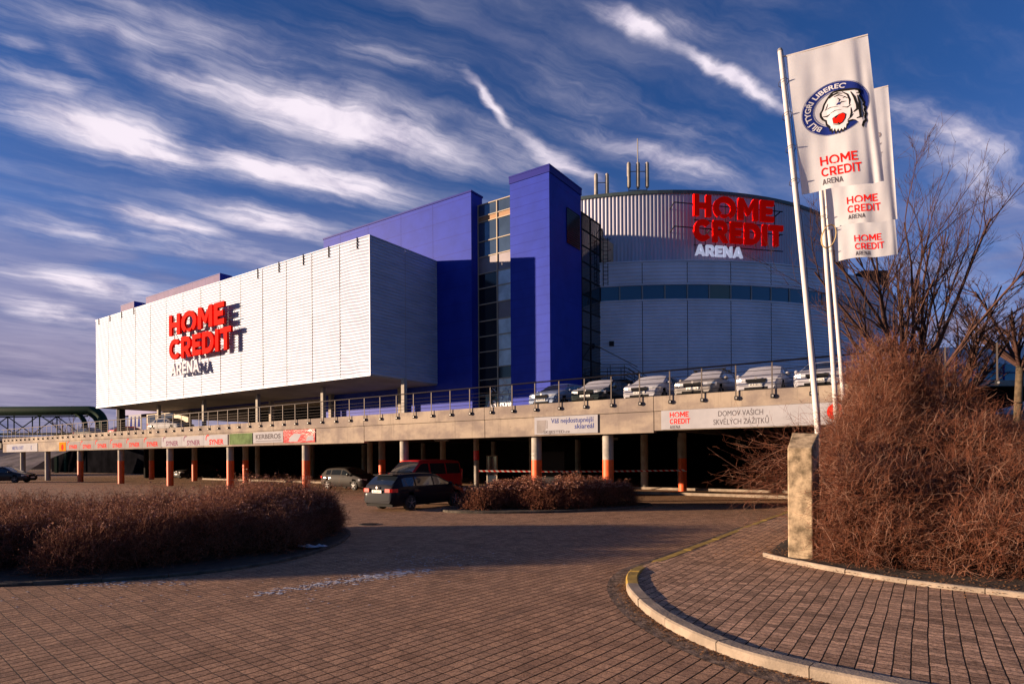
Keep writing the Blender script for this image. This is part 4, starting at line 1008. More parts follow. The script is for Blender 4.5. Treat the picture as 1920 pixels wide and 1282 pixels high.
# ============================================================ CARS
def smooth1(a, n=2):
    a = np.array(a, float)
    for _ in range(n): b = a.copy(); b[1:-1] = .25 * a[:-2] + .5 * a[1:-1] + .25 * a[2:]; a = b
    return a
CARS = {
 'estate': dict(L=4.66, W=1.81, H=1.46, wb=2.68, top=[(-2.33, .45), (-2.31, .80), (-2.27, .98), (-2.02, 1.22), (-1.80, 1.39), (-1.5, 1.44), (-.6, 1.47), (.15, 1.455), (.38, 1.41), (1.22, 1.00), (1.35, .97), (2.05, .82), (2.25, .66), (2.33, .45)],
   belt=[(-2.33, .42), (-2.27, .93), (1.2, .93), (1.4, .90), (2.05, .77), (2.25, .62), (2.33, .42)], ws=(.40, 1.22), rw=(-2.22, -1.82), side=[(-1.75, -1.08), (-1.0, -.02), (.06, .95)]),
 'hatch': dict(L=4.2, W=1.76, H=1.45, wb=2.56, top=[(-2.1, .45), (-2.08, .80), (-2.02, .98), (-1.75, 1.27), (-1.55, 1.39), (-1.2, 1.44), (-.4, 1.46), (.15, 1.44), (.35, 1.40), (1.12, 1.00), (1.25, .97), (1.85, .82), (2.03, .66), (2.1, .45)],
   belt=[(-2.1, .42), (-2.04, .94), (1.1, .92), (1.3, .90), (1.85, .77), (2.03, .62), (2.1, .42)], ws=(.37, 1.12), rw=(-1.97, -1.57), side=[(-1.5, -1.02), (-.95, -.02), (.06, .85)]),
 'sedan': dict(L=4.55, W=1.78, H=1.43, wb=2.62, top=[(-2.27, .45), (-2.25, .85), (-2.15, 1.02), (-1.65, 1.06), (-1.05, 1.34), (-.75, 1.41), (-.1, 1.43), (.3, 1.40), (.45, 1.36), (1.22, 1.00), (1.35, .96), (2.0, .80), (2.2, .64), (2.27, .45)],
   belt=[(-2.27, .42), (-2.2, .92), (1.2, .92), (1.4, .89), (2.0, .75), (2.2, .60), (2.27, .42)], ws=(.47, 1.22), rw=(-1.6, -1.05), side=[(-1.2, -.85), (-.78, .05), (.12, .98)]),
 'van': dict(L=4.9, W=1.90, H=1.97, wb=3.0, top=[(-2.45, .5), (-2.44, 1.1), (-2.40, 1.5), (-2.28, 1.90), (-2.1, 1.94), (-1.0, 1.97), (.7, 1.96), (.95, 1.90), (1.72, 1.24), (1.85, 1.18), (2.25, 1.02), (2.4, .85), (2.45, .5)],
   belt=[(-2.45, .45), (-2.43, 1.14), (1.6, 1.12), (1.85, 1.08), (2.25, .95), (2.4, .78), (2.45, .45)], ws=(.98, 1.72), rw=(-2.41, -2.30), side=[(-2.2, -1.0), (-.9, .25), (.38, 1.35)])}

def make_car(name, label, cat, typ, paintm, loc, heading, group=None, frost=False, plate=None, rack=False, steelrim=False, glass='carglass', scale=1.0, bonnet_frost=False):
    """heading: world angle of the nose"""
    D = CARS[typ]; root = thing(name, label, cat, loc, False, group, rz=heading); root.scale = (scale,) * 3
    L, Wd = D['L'], D['W'] / 2; X = np.linspace(-L / 2, L / 2, 110)
    top = smooth1(np.interp(X, *zip(*D['top']))); belt = smooth1(np.interp(X, *zip(*D['belt']))); belt = np.minimum(belt, top - .015)
    ends = np.minimum(X + L / 2, L / 2 - X); wf = 1 - .16 * np.clip(1 - ends / .42, 0, 1) ** 2.2 - .03 * np.clip(1 - ends / 1.2, 0, 1)
    sill = .22 + .10 * np.clip(1 - ends / .25, 0, 1)
    rows = []
    for i in range(len(X)):
        w_ = Wd * wf[i]; t, b = top[i], belt[i]; gh = t - b; wr = w_ * (.955 - .42 * gh * (.8 if typ != 'van' else .45)); s_ = sill[i]; mid = s_ + (b - s_) * .45
        zr = t - min(.10, gh * .35)
        rows.append([(w_ * .90, s_), (w_ * .975, s_ + .10), (w_ * 1.0, mid), (w_ * .995, mid + (b - mid) * .5), (w_ * .955, b),
                     (w_ * .955 + (wr - w_ * .955) * .10, b + (zr - b) * .10), (w_ * .955 + (wr - w_ * .955) * .93, b + (zr - b) * .90), (wr, zr), (wr * .90, t - .03 * min(1, gh * 4)), (wr * .55, t), (0, t + .012)])
    K = len(rows[0]); vs = []
    for i, rw_ in enumerate(rows):
        for (y, z) in rw_: vs.append((X[i], y, z))
        for (y, z) in rw_[:-1]: vs.append((X[i], -y, z))
    NV = 2 * K - 1
    def idx(i, j, sgn): return i * NV + j if sgn > 0 or j == K - 1 else i * NV + K + j
    body = []; wsf = []; sidef = {}; rwf = []; bonf = []
    wx = (D['wb'] / 2, -D['wb'] / 2); WR = .31 if typ != 'van' else .33
    ws0, ws1 = D['ws']; rw0, rw1 = D['rw']
    for i in range(len(X) - 1):
        xm = (X[i] + X[i + 1]) / 2
        for j in range(K - 1):
            for sg_ in (1, -1):
                f = (idx(i, j, sg_), idx(i + 1, j, sg_), idx(i + 1, j + 1, sg_), idx(i, j + 1, sg_))
                if sg_ < 0: f = f[::-1]
                zm = sum(vs[q][2] for q in f) / 4; gh = top[i] - belt[i]
                if j < 4 and any(math.hypot(xm - a, zm - WR) < WR + .045 for a in wx): continue
                if j == 5 and gh > .12 and any(a < xm < b for a, b in D['side']): sidef.setdefault((sg_, [k for k, (a, b) in enumerate(D['side']) if a < xm < b][0]), []).append(f)
                elif j >= 8 and ws0 < xm < ws1 - .03: wsf.append(f)
                elif j >= 8 and rw0 < xm < rw1: rwf.append(f)
                elif j >= 7 and xm > ws1 + .02 and xm < L / 2 - .22: bonf.append(f)
                else: body.append(f)
    ei = len(X) - 1
    for i in (0, ei):
        loop = [idx(i, j, 1) for j in range(K)] + [idx(i, j, -1) for j in range(K - 2, -1, -1)]
        body.append(tuple(loop) if i else tuple(loop[::-1]))
    def sub(fs):
        m = MB(); mp = {}
        for f in fs:
            for q in f:
                if q not in mp: mp[q] = len(m.v); m.v.append(vs[q])
            m.f.append(tuple(mp[q] for q in f))
        return m
    bo_ = link('body', sub(body), paintm, root); smooth_by_angle(bo_, 38)
    bn_ = link('bonnet', sub(bonf), 'frost' if bonnet_frost else paintm, root, True)
    o = link('windscreen', sub(wsf), 'frost' if frost else glass, root, True)
    o = link('rear_window', sub(rwf), glass, root, True)
    for fs in sidef.values(): link('side_window', sub(fs), glass, root, True)
    # underbody and arches
    mb = MB(); mb.box(-L / 2 + .12, L / 2 - .12, -Wd * .80, Wd * .80, .19, .60); link('underbody', mb, 'blackplastic', root)
    for a in wx:
        for sg_ in (1, -1):
            yo = sg_ * (Wd * .975); yi = sg_ * (Wd * .975 - .21)
            mb = MB(); mb.tube([(a, yi, WR), (a, yi + sg_ * .03, WR), (a, yo - sg_ * .03, WR), (a, yo, WR)], [WR * .9, WR, WR, WR * .93], 26); wl = link('wheel', mb, 'tyre', root, True); smooth_by_angle(wl, 30)
            mb = MB(); yr = yo + sg_ * .006; n_ = 5 if not steelrim else 8; rr = WR * .66
            mb.tube([(a, yo - sg_ * .05, WR), (a, yr, WR)], [rr, rr], 24, False)
            for k in range(n_):
                th = 2 * math.pi * k / n_ + .3
                mb.bar((a, yr, WR), (a + rr * math.cos(th), yr, WR + rr * math.sin(th)), .07, .02)
            mb.tube([(a, yr - sg_ * .01, WR), (a, yr + sg_ * .012, WR)], .055, 10)
            link('rim', mb, 'rim', wl)
    fx = L / 2; zb = .9 if typ == 'van' else .70
    ww = Wd * .80
    def band(path, z0, z1, th=.05):      # a lamp that follows the corner of the body
        m = MB(); n_ = len(path); vs_ = []
        for (x, y) in path:
            ix = x - math.copysign(th, x); iy = y * .95; vs_ += [(x, y, z0), (x, y, z1), (ix, iy, z1), (ix, iy, z0)]
        return m.add(vs_, [(4 * k + a, 4 * k + 4 + a, 4 * k + 4 + (a + 1) % 4, 4 * k + (a + 1) % 4) for k in range(n_ - 1) for a in range(4)] + [(0, 1, 2, 3), (4 * n_ - 1, 4 * n_ - 2, 4 * n_ - 3, 4 * n_ - 4)])
    for sg_ in (1, -1):
        y_ = sg_ * Wd; xs_ = .03 if typ != 'van' else .05
        link('headlight', band([(fx - xs_ - .03, y_ * .46), (fx - xs_ - .05, y_ * .66), (fx - .11 - xs_, y_ * .865), (fx - .24 - xs_, y_ * .955), (fx - .40, y_ * .99)], zb - .09, zb + .035), 'lamp', root)
        if typ == 'van': link('taillight', band([(-fx - .012, y_ * .74), (-fx - .006, y_ * .83), (-fx + .07, y_ * .90), (-fx + .13, y_ * .935)], .85, 1.45), 'taillamp', root)
        else:
            zt = .83; zs_ = .018
            link('taillight', band([(-fx - .014, y_ * .50), (-fx - .014, y_ * .78), (-fx + .045, y_ * .885), (-fx + .13, y_ * .945), (-fx + .26, y_ * .985)], zt - .075, zt + .06), 'taillamp', root)
        mb = MB(); mx = ws1 - .28; my = sg_ * (Wd * .97); mz = np.interp(mx, X, belt) + .07
        mb.tube([(mx - .07, my + sg_ * .10, mz), (mx - .05, my + sg_ * .10, mz), (mx + .03, my + sg_ * .10, mz), (mx + .08, my + sg_ * .09, mz)], [.07, .085, .08, .03], 10); mb.bar((mx, my - sg_ * .08, mz - .05), (mx, my + sg_ * .08, mz - .02), .04); link('mirror', mb, paintm, root, True)
        for (a, b) in D['side'][1:]:
            mb = MB(); hx = a + .12; mb.bar((hx, sg_ * (Wd * .975), .86 if typ != 'van' else 1.0), (hx + .17, sg_ * (Wd * .975), .86 if typ != 'van' else 1.0), .03); link('door_handle', mb, paintm, root)
    mb = MB(); mb.add([(fx + .004, -ww * .5, zb - .13), (fx + .004, ww * .5, zb - .13), (fx - .045, ww * .56, zb + .03), (fx - .045, -ww * .56, zb + .03)], [(0, 1, 2, 3)])
    mb.box(fx - .02, fx + .012, -ww * .62, ww * .62, .30, .40); link('grille', mb, 'blackplastic', root)
    mb = MB(); mb.tube([(fx - .02, 0, zb + .06), (fx - .005, 0, zb + .06)], .05, 12); link('badge', mb, 'rim', root)
    mb = MB(); mb.box(fx + .012, fx + .025, -.26, .26, .43, .545); fp = link('number_plate', mb, 'plate', root)
    rx = -L / 2; zt = .78 if typ != 'sedan' else .74; zt = .98 if typ == 'van' else zt
    mb = MB(); mb.box(rx - .022, rx - .008, -.26, .26, zt - .055, zt + .055); rp = link('number_plate', mb, 'plate', root)
    if plate:
        vs2, fs2, wd_ = text(plate, .11, .004, .42)
        link('plate_lettering', MB().add([(fx + .027, -.21 + x, .45 + y) for x, y, z in vs2], fs2), 'grey_txt', fp)
        link('plate_lettering', MB().add([(rx - .024, .21 - x, zt - .035 + y) for x, y, z in vs2], fs2), 'grey_txt', rp)
    if typ != 'estate': mb = MB(); mb.box(rx - .012, rx + .1, -ww * .86, ww * .86, .30, .40); link('rear_bumper_strip', mb, 'blackplastic', root)
    if typ == 'estate':
        mb = MB(); mb.tube([(rx - .005, -.0, .93), (rx - .02, 0, .93)], .05, 12); link('badge', mb, 'rim', root)
        for sg_ in (1, -1): mb = MB(); mb.tube([(-1.7, sg_ * .62, 1.45), (-1.6, sg_ * .62, 1.49), (.1, sg_ * .62, 1.50), (.25, sg_ * .62, 1.46)], .018, 6); link('roof_rail', mb, 'darkmetal', root)
        mb = MB(); mb.box(-2.02, -1.72, -.55, .55, 1.405, 1.43); link('spoiler', mb, paintm, root)
    if rack:
        mb = MB()
        for x in (-.75, .05): mb.bar((x, -.72, 1.53), (x, .72, 1.53), .05); mb.bar((x, -.62, 1.42), (x, -.62, 1.53), .04); mb.bar((x, .62, 1.42), (x, .62, 1.53), .04)
        link('roof_rack', mb, 'blackplastic', root)
    return root

pw_ = paint('paint_white', (.38, .38, .43)); ps_ = paint('paint_silver', (.20, .20, .22), .15, spec=.1)
pk_ = paint('paint_dark_green', (.012, .02, .02), 0, .5, spec=.1)
pv_ = paint('paint_warm_silver', (.26, .245, .235), .1, spec=.1); pb_ = paint('paint_black', (.012, .012, .018), 0, .8); pd_ = paint('paint_darkblue', (.006, .006, .012), 0, .35, spec=.08)
pr_ = paint('paint_red', (.50, .012, .02), .0, .6); pg_ = paint('paint_grey', (.035, .030, .028), 0, .3, spec=.08); plb = paint('paint_paleblue', (.22, .28, .40), .2)
hB = math.atan2(.8226, .5686); hA = math.atan2(-.5687, .8226)       # heading away from us / along the deck to the right
def fw(s, d, z=0):
    v = Matrix.Rotation(FR, 3, 'Z') @ Vector((s, d, z)); return (v.x, v.y, v.z)
make_car('parked_car', 'dark blue-black estate car seen from behind in the middle of the forecourt', 'car', 'estate', pd_, (-3.95, 25.35, 0), hB, plate='4L2 6642')
make_car('passenger_van', 'dark red passenger van parked behind the dark estate car', 'van', 'van', pr_, (-4.85, 32.4, 0), hB + math.pi)
make_car('parked_car', 'grey-brown hatchback in the garage beside a front column', 'car', 'hatch', pg_, (-10.85, 40.3, 0), math.atan2(-.55, .83))
make_car('parked_car', 'black estate car at the far left edge under the deck', 'car', 'estate', pb_, (-46.9, 55.6, 0), .12)
make_car('parked_car', 'dark car half hidden behind a left garage column', 'car', 'hatch', pg_, fw(-65.0, 34.0), hB + math.pi)
GRP = 'cars parked nose out along the deck edge'
specs = [(-15.6, 'hatch', plb, False, 'first car on the deck from the tower, pale blue with a clear windscreen', False),
         (-13.1, 'hatch', pk_, True, 'dark-sided car with frosted windscreen, second from the tower', False),
         (-10.5, 'hatch', pw_, True, 'white car with frosted windscreen right of the outdoor stair', False),
         (-8.0, 'estate', pv_, True, 'silver car with a black roof rack on the deck', True),
         (-5.6, 'hatch', pw_, True, 'white car above the slogan banner, without a roof rack', False),
         (-3.3, 'sedan', pw_, False, 'white car behind the flagpoles at the right end of the deck', False)]
for (s, ty, pm, fr, lab, rk) in specs:
    d = 25.0 + CARS[ty]['L'] / 2 + random.uniform(-.2, .2)
    make_car('parked_car', lab, 'car', ty, pm, fw(s, d, 4.4), hB + math.pi + random.uniform(-.03, .03), GRP, fr, random.choice(('6L3 1278', '4L8 9019', '5L1 3370')), rk, bonnet_frost=(pm is pk_))
make_car('parked_car', 'silver saloon driving on the deck under the left part of the hall', 'car', 'sedan', ps_, fw(-56.5, 27.3, 4.4), hA + .15)
make_car('parked_car', 'dark car on the deck at its far left end', 'car', 'sedan', pd_, fw(-81, 30.0, 4.4), hA + .1)
make_car('parked_car', 'small red car on the deck beside the dark one at the far left', 'car', 'hatch', pr_, fw(-75.5, 32.0, 4.4), hB)
make_car('parked_car', 'white car on the terrace at the right edge behind the bush', 'car', 'hatch', pw_, (41.0, 47.5, 4.86), math.pi - .2)

# ============================================================ FLAGS
def flag_surface(P0, du, width, height, lean, folds, foldx=None):
    """returns F(u, v): u across 0..1, v down 0..1"""
    n = Vector((du.y, -du.x, 0)).normalized()          # towards the viewer
    def F(u, v, off=0.):
        x = u * width; wv = 0
        for (k, ph, am, kv) in folds: wv += am * math.sin(k * u + ph + kv * v) * (.35 + .65 * v)
        if foldx:
            q = (u - foldx - .03 * v) / .045; wv += -.11 * (.25 + .75 * v) / (1 + math.exp(-q * 2.2)); wv += .07 * math.exp(-((u - foldx - .10) / .05) ** 2) * v
        p = P0 + du * x + Vector((lean * v * height * .95, 0, -v * height)) + n * (wv + off)
        p.z += .03 * math.sin(6 * u) * v; return p
    return F
def flag_decal(parent, name, vs, fs, uvf, F, mt, off):
    bm = bmesh.new(); bv = [bm.verts.new((x, y, 0)) for x, y in vs]
    for f in fs:
        try: bm.faces.new([bv[i] for i in f])
        except ValueError: pass
    bmesh.ops.triangulate(bm, faces=bm.faces)
    for _ in range(3):
        es_ = [e for e in bm.edges if (Vector(uvf(*e.verts[0].co.xy)) - Vector(uvf(*e.verts[1].co.xy))).length > .05]
        if not es_: break
        bmesh.ops.subdivide_edges(bm, edges=es_, cuts=1); bmesh.ops.triangulate(bm, faces=bm.faces)
    bm.verts.ensure_lookup_table(); bm.verts.index_update()
    mb = MB(); mb.v = [tuple(F(*uvf(v.co.x, v.co.y), off)) for v in bm.verts]; mb.f = [tuple(v.index for v in f.verts) for f in bm.faces]; bm.free()
    return link(name, mb, mt, parent)
M['cloth'] = mat('flag_cloth', (.88, .90, .98), .8, 0, .05, 3)
# translucency of thin cloth
N = NT(M['cloth'].node_tree); b_ = N.n['Principled BSDF']; tr = N.new('ShaderNodeBsdfTranslucent'); tr.inputs[0].default_value = (.80, .74, .72, 1); ms = N.new('ShaderNodeMixShader'); ms.inputs[0].default_value = .5
N.l.new(b_.outputs[0], ms.inputs[1]); N.l.new(tr.outputs[0], ms.inputs[2]); N.l.new(ms.outputs[0], N.n['Material Output'].inputs[0])

def flag_pole(base, topx, label, ztop):
    t = thing('flagpole', label, 'flagpole', base, False, 'white flagpoles beside the big bush')
    pts = []; rad = []
    for i in range(15):
        q = i / 14; pts.append((base[0] + (topx - base[0]) * (q ** 1.25), base[1], base[2] + (ztop - base[2]) * q)); rad.append(.072 - .022 * q)
    link('pole', MB().tube(pts, rad, 16), 'pole', t, True)
    link('cap', MB().tube([(topx, base[1], ztop), (topx, base[1], ztop + .05)], [.062, .045], 14), 'steel', t)
    mb = MB(); mb.tube([(p[0] + .065 + .015 * math.sin(i * 1.7), p[1] - .03, p[2]) for i, p in enumerate(pts)], .006, 5); link('halyard', mb, 'grey_txt', t)
    def px(z): q = max(0, (z - base[2]) / (ztop - base[2])); return base[0] + (topx - base[0]) * q ** 1.25
    return t, px
defs = [((7.28, 14.0), 6.30, 11.5, 'nearest and tallest-looking white flagpole, carrying the tiger crest flag', 8.15, 11.36, 1.64, .10, .84),
        ((8.98, 16.4), 8.30, 11.9, 'middle white flagpole with the looped rope', 8.25, 11.7, 1.60, .04, .93),
        ((10.75, 19.1), 9.9, 11.7, 'farthest white flagpole of the three', 8.22, 11.2, 1.68, .05, .95)]
flags = []
for i, ((bx, by), tx, zt, lab, zb, ztp, fwd, sl_, fx_) in enumerate(defs):
    t, px = flag_pole((bx, by, .1), tx, lab, zt)
    mb = MB(); fl_lab = ['white flag with the round tiger crest and arena logo on the nearest pole', 'white flag half hidden behind the tiger flag, arena logo near its foot', 'lowest white flag of which only the bottom with the arena logo shows'][i]
    duv = Vector((.895, -.445, 0)).normalized()
    P0 = Vector((px(ztp) + .12, by - .02, ztp))
    if i == 2: sl_ = (px(zb) - px(ztp)) / (ztp - zb)
    sl_ = (px(zb) - px(ztp)) / (ztp - zb) + (.01 if i == 0 else 0)
    H = ztp - zb
    F0 = flag_surface(P0, duv, fwd, H, sl_, [(9, 1 + i, .026, 2.2), (19, 2.2 * i, .011, -5), (5, .5 + i, .035, 3.5), (31, 1.1 * i, .004, 9)], fx_)
    ft = thing('banner_flag', fl_lab, 'flag', tuple(P0), False, 'white flags by the bush')
    rise = .01
    F = (lambda F0: lambda u, v, off=0.: F0(u, v, off) + Vector((0, 0, rise * u * fwd * .55)))(F0)
    NU, NVV = 90, 60; vs = [tuple(F(a / NU, b / NVV)) for b in range(NVV + 1) for a in range(NU + 1)]
    mb = MB(); mb.add(vs, [(b * (NU + 1) + a, b * (NU + 1) + a + 1, (b + 1) * (NU + 1) + a + 1, (b + 1) * (NU + 1) + a) for b in range(NVV) for a in range(NU)])
    link('cloth', mb, 'cloth', ft, True)
    mb = MB(); mb.tube([F(0, 0) + Vector((-.12, 0, .0)), F(0, 0), F(.5, 0), F(1, 0)], .018, 8); link('top_rod', mb, 'pole', ft)
    mb = MB()
    for zr in np.linspace(zb + .3, ztp - .6, 4):
        x = px(zr); mb.tube([(x + .11 * math.cos(a), by - .11 * math.sin(a), zr + .05 * math.sin(a)) for a in np.linspace(0, 6.28, 9)], .008, 4, False)
    link('flag_ring', mb, 'grey_txt', ft)
    # logo near the foot
    sc = [1.0, .95, .98][i]; LW = .80 * sc; Lh = .205 * sc
    mr = MB(); mg = MB(); logo(mr, mg, lambda a, b: (a, b, 0), Lh, LW, .18)
    u0 = [.27, .30, .33][i]; vtop = [.765, .785, .765][i]
    uvf = lambda x, y: (u0 + x / fwd, vtop - y / H)
    flag_decal(ft, 'logo', [(a, b) for a, b, c in mr.v], mr.f, uvf, F, 'red', .008); flag_decal(ft, 'logo_caption', [(a, b) for a, b, c in mg.v], mg.f, uvf, F, 'grey_txt', .008)
    if i == 1:
        m3 = MB()
        for (s_, size, wd_, x, y) in (('build up', .30, 1.15, .22, -1.55), ('FACILITY', .17, .95, .42, -1.82), ('MANAGEMENT', .17, 1.1, .27, -2.06)):
            v_, f_, q = text(s_, size, .01, wd_); m3.add([(a + x, b + y, 0) for a, b, c in v_], f_)
        M['fadetxt'] = mat('faded_lettering', (.22, .19, .21), .8)
        flag_decal(ft, 'faded_lettering', [(a, b) for a, b, c in m3.v], m3.f, lambda x, y: (x / fwd, -y / H - .08), F, 'fadetxt', .008)
    if i == 0:
        def uvc(cx_, cy_):     # crest drawing coordinates -> flag u, v
            X_, Y_ = cx_ + 79, cy_ + 414; det = 1381 * 2560 + 217 * 240
            return ((X_ * 2560 - Y_ * 217) / det, (Y_ * 1381 + X_ * 240) / det)
        def el_(th, k): return (735 + k * (560 * math.cos(th) - 80 * math.sin(th)), 600 + k * (-60 * math.cos(th) + 480 * math.sin(th)))
        def ringp(k0, k1, n=72):
            v = []; 
            for q in range(n): th = 2 * math.pi * q / n; v += [el_(th, k0), el_(th, k1)]
            return v, [(2 * q, 2 * q + 1, (2 * q + 3) % (2 * n), (2 * q + 2) % (2 * n)) for q in range(n)]
        v, f_ = ringp(.665, .985); flag_decal(ft, 'crest_ring', v, f_, uvc, F, 'navy_ring', .007)
        v, f_ = ringp(1.0, 1.012); flag_decal(ft, 'crest_line', v, f_, uvc, F, 'navy_ring', .007)
        v, f_ = ringp(.62, .635); flag_decal(ft, 'crest_line', v, f_, uvc, F, 'navy_ring', .007)
        tv, tf, tw_ = text('BÍLÍ TYGŘI LIBEREC', 1, .02)
        def ringtxt(x, y): th = R(113 + (x / tw_) * 172); return el_(th, .735 + .25 * y)
        flag_decal(ft, 'crest_lettering', [ringtxt(a, b) for a, b, c in tv], tf, uvc, F, 'white', .012)
        headp = [(700, 310), (640, 370), (590, 440), (540, 530), (515, 620), (475, 690), (480, 750), (515, 805), (570, 835), (580, 905), (635, 960), (640, 1020), (665, 990), (680, 1060), (715, 1000), (740, 1075), (775, 1010), (800, 1070), (830, 1010), (865, 1045), (890, 985), (915, 1010), (925, 935), (960, 900), (950, 860), (1040, 835), (1100, 850), (1150, 895), (1200, 970), (1225, 885), (1268, 845), (1250, 780), (1272, 720), (1240, 660), (1260, 600), (1225, 560), (1240, 520), (1200, 450), (1160, 385), (1178, 330), (1150, 285), (1090, 272), (1000, 262), (900, 262), (800, 275)]
        cxh, cyh = 880, 620
        def poly_decal(nm, pts, mt, off, k=1.0):
            pp = [(cxh + (a - cxh) * k, cyh + (b - cyh) * k) for a, b in pts]; v, f_ = curve_mesh([pp], 0); flag_decal(ft, nm, [(a, b) for a, b, c in v], f_, uvc, F, mt, off)
        poly_decal('crest_head_outline', headp, 'blackplastic', .014, 1.0); poly_decal('crest_head', headp, 'white', .020, .90)
        def stroke(pts, wdt):
            up_ = []; dn_ = []
            for q, (a, b) in enumerate(pts):
                p_ = pts[max(q - 1, 0)]; r_ = pts[min(q + 1, len(pts) - 1)]; dx, dy = r_[0] - p_[0], r_[1] - p_[1]; l_ = math.hypot(dx, dy); ww_ = wdt * (.35 if q in (0, len(pts) - 1) else 1)
                up_.append((a - dy / l_ * ww_ / 2, b + dx / l_ * ww_ / 2)); dn_.append((a + dy / l_ * ww_ / 2, b - dx / l_ * ww_ / 2))
            n_ = len(pts); return up_ + dn_, [(q, q + 1, n_ + q + 1, n_ + q) for q in range(n_ - 1)]
        sv = []; sf = []
        for pts, wdt in [([(640, 430), (700, 375), (780, 340), (860, 350)], 26), ([(720, 410), (800, 375), (880, 400)], 20), ([(860, 320), (950, 375), (985, 470), (975, 560)], 30), ([(1000, 330), (1060, 430), (1100, 560), (1105, 640), (1040, 690)], 38),
                         ([(1110, 400), (1145, 520), (1150, 680), (1160, 780), (1090, 800)], 42), ([(760, 560), (850, 500), (930, 490)], 16), ([(860, 590), (940, 600), (1000, 560)], 18), ([(530, 750), (600, 745), (650, 710)], 22), ([(560, 640), (660, 590), (800, 580)], 10),
                         ([(1000, 610), (1010, 700), (975, 800)], 30), ([(620, 520), (600, 580), (570, 640)], 14), ([(780, 430), (820, 460), (800, 500)], 22), ([(870, 430), (900, 410), (950, 440)], 20), ([(650, 700), (740, 650), (840, 640)], 9), ([(690, 910), (800, 905), (860, 870)], 14),
                         ([(700, 330), (800, 300), (900, 290), (1040, 300)], 34), ([(1080, 300), (1130, 310), (1140, 360), (1090, 360)], 26), ([(1040, 720), (1000, 770), (940, 830)], 20), ([(930, 860), (1000, 830), (1080, 840)], 14), ([(1180, 620), (1210, 720), (1190, 820)], 18)]:
            v, f_ = stroke(pts, wdt * 1.05); k0 = len(sv); sv += v; sf += [tuple(k0 + q for q in f) for f in f_]
        flag_decal(ft, 'crest_stripe', sv, sf, uvc, F, 'blackplastic', .026)
        mouth = [(700, 790), (730, 770), (745, 810), (800, 735), (860, 705), (905, 730), (890, 800), (850, 865), (810, 885), (795, 855), (775, 885), (715, 880), (700, 840)]
        def pd(nm, pts, mt, off):
            v, f_ = curve_mesh([pts], 0); flag_decal(ft, nm, [(a, b) for a, b, c in v], f_, uvc, F, mt, off)
        pd('crest_mouth_rim', [(800 + (a - 800) * 1.13, 800 + (b - 800) * 1.13) for a, b in [(700, 790), (740, 765), (800, 730), (860, 705), (905, 730), (890, 800), (850, 865), (800, 885), (715, 880)]], 'blackplastic', .030)
        pd('crest_mouth', mouth, 'red', .034); pd('crest_eye', [(755, 550), (795, 510), (835, 508), (812, 548)], 'navy_ring', .030)
    flags.append(ft)
mb = MB(); mb.tube([(8.60 + .2 * math.cos(a), 16.25, 8.0 + .30 * math.sin(a) + .10 * math.cos(a)) for a in np.linspace(0, 6.28, 17)], .018, 6, False); o = link('rope_loop', mb, M.setdefault('rope', mat('rope', (.5, .36, .18), .9)), frame=False); tag(o, 'loose loop of rope hanging at the foot of the middle flag', 'rope')

# ============================================================ PILLAR
pl_ = thing('concrete_pillar', 'square concrete pillar with a wedge top at the corner of the bush bed', 'pillar', (5.6, 11.8, .1), False)
mb = MB(); x0, x1, y0, y1 = 5.27, 5.84, 11.5, 12.5
q0, q1, q2, q3 = (5.27, 11.5), (5.64, 11.29), (5.98, 11.7), (5.60, 12.0)
mb.add([(*q0, .08), (*q1, .08), (*q2, .08), (*q3, .08), (*q0, 2.235), (*q1, 2.235), (*q2, 2.52), (*q3, 2.55)],
       [(0, 3, 2, 1), (4, 5, 6, 7), (0, 1, 5, 4), (1, 2, 6, 5), (2, 3, 7, 6), (3, 0, 4, 7)])
o = link('shaft', mb, M.setdefault('pillarconc', mat('pillar_concrete', (.40, .31, .21), .9, 0, .75, 3.4, .35, 26, spec=.05)), pl_); soften(o, .02)

# ============================================================ PLANTS (numpy)
def mesh_np(name, V, Fq, mt, loc=(0, 0, 0)):
    me = bpy.data.meshes.new(name); V = (V - np.array(loc)).astype(np.float32); k = Fq.shape[1]
    me.vertices.add(len(V)); me.vertices.foreach_set('co', V.ravel()); me.loops.add(Fq.size); me.loops.foreach_set('vertex_index', Fq.ravel().astype(np.int32))
    me.polygons.add(len(Fq)); me.polygons.foreach_set('loop_start', np.arange(0, Fq.size, k, dtype=np.int32)); me.polygons.foreach_set('loop_total', np.full(len(Fq), k, dtype=np.int32))
    me.update(calc_edges=True); me.materials.append(M[mt]); o = bpy.data.objects.new(name, me); C.objects.link(o); return o
def tubes_np(P, Rr):
    """P (N,K,3), Rr (N,K) -> three-sided tubes"""
    N_, K, _ = P.shape; T = P[:, -1] - P[:, 0]; T /= np.linalg.norm(T, axis=1, keepdims=True) + 1e-9
    up = np.tile(np.array([[.3, .2, .93]]), (N_, 1)); U = np.cross(T, up); U /= np.linalg.norm(U, axis=1, keepdims=True) + 1e-9; Vv = np.cross(T, U)
    out_ = np.empty((N_, K, 3, 3))
    for j in range(3):
        a = 2 * math.pi * j / 3; out_[:, :, j] = P + Rr[..., None] * (U * math.cos(a) + Vv * math.sin(a))[:, None, :]
    base = (np.arange(N_) * K * 3)[:, None, None]; i = np.arange(K - 1)[None, :, None] * 3; j = np.arange(3)[None, None, :]; j2 = (j + 1) % 3
    F_ = np.stack([base + i + j, base + i + j2, base + i + 3 + j2, base + i + 3 + j], -1).reshape(-1, 4)
    return out_.reshape(-1, 3), F_
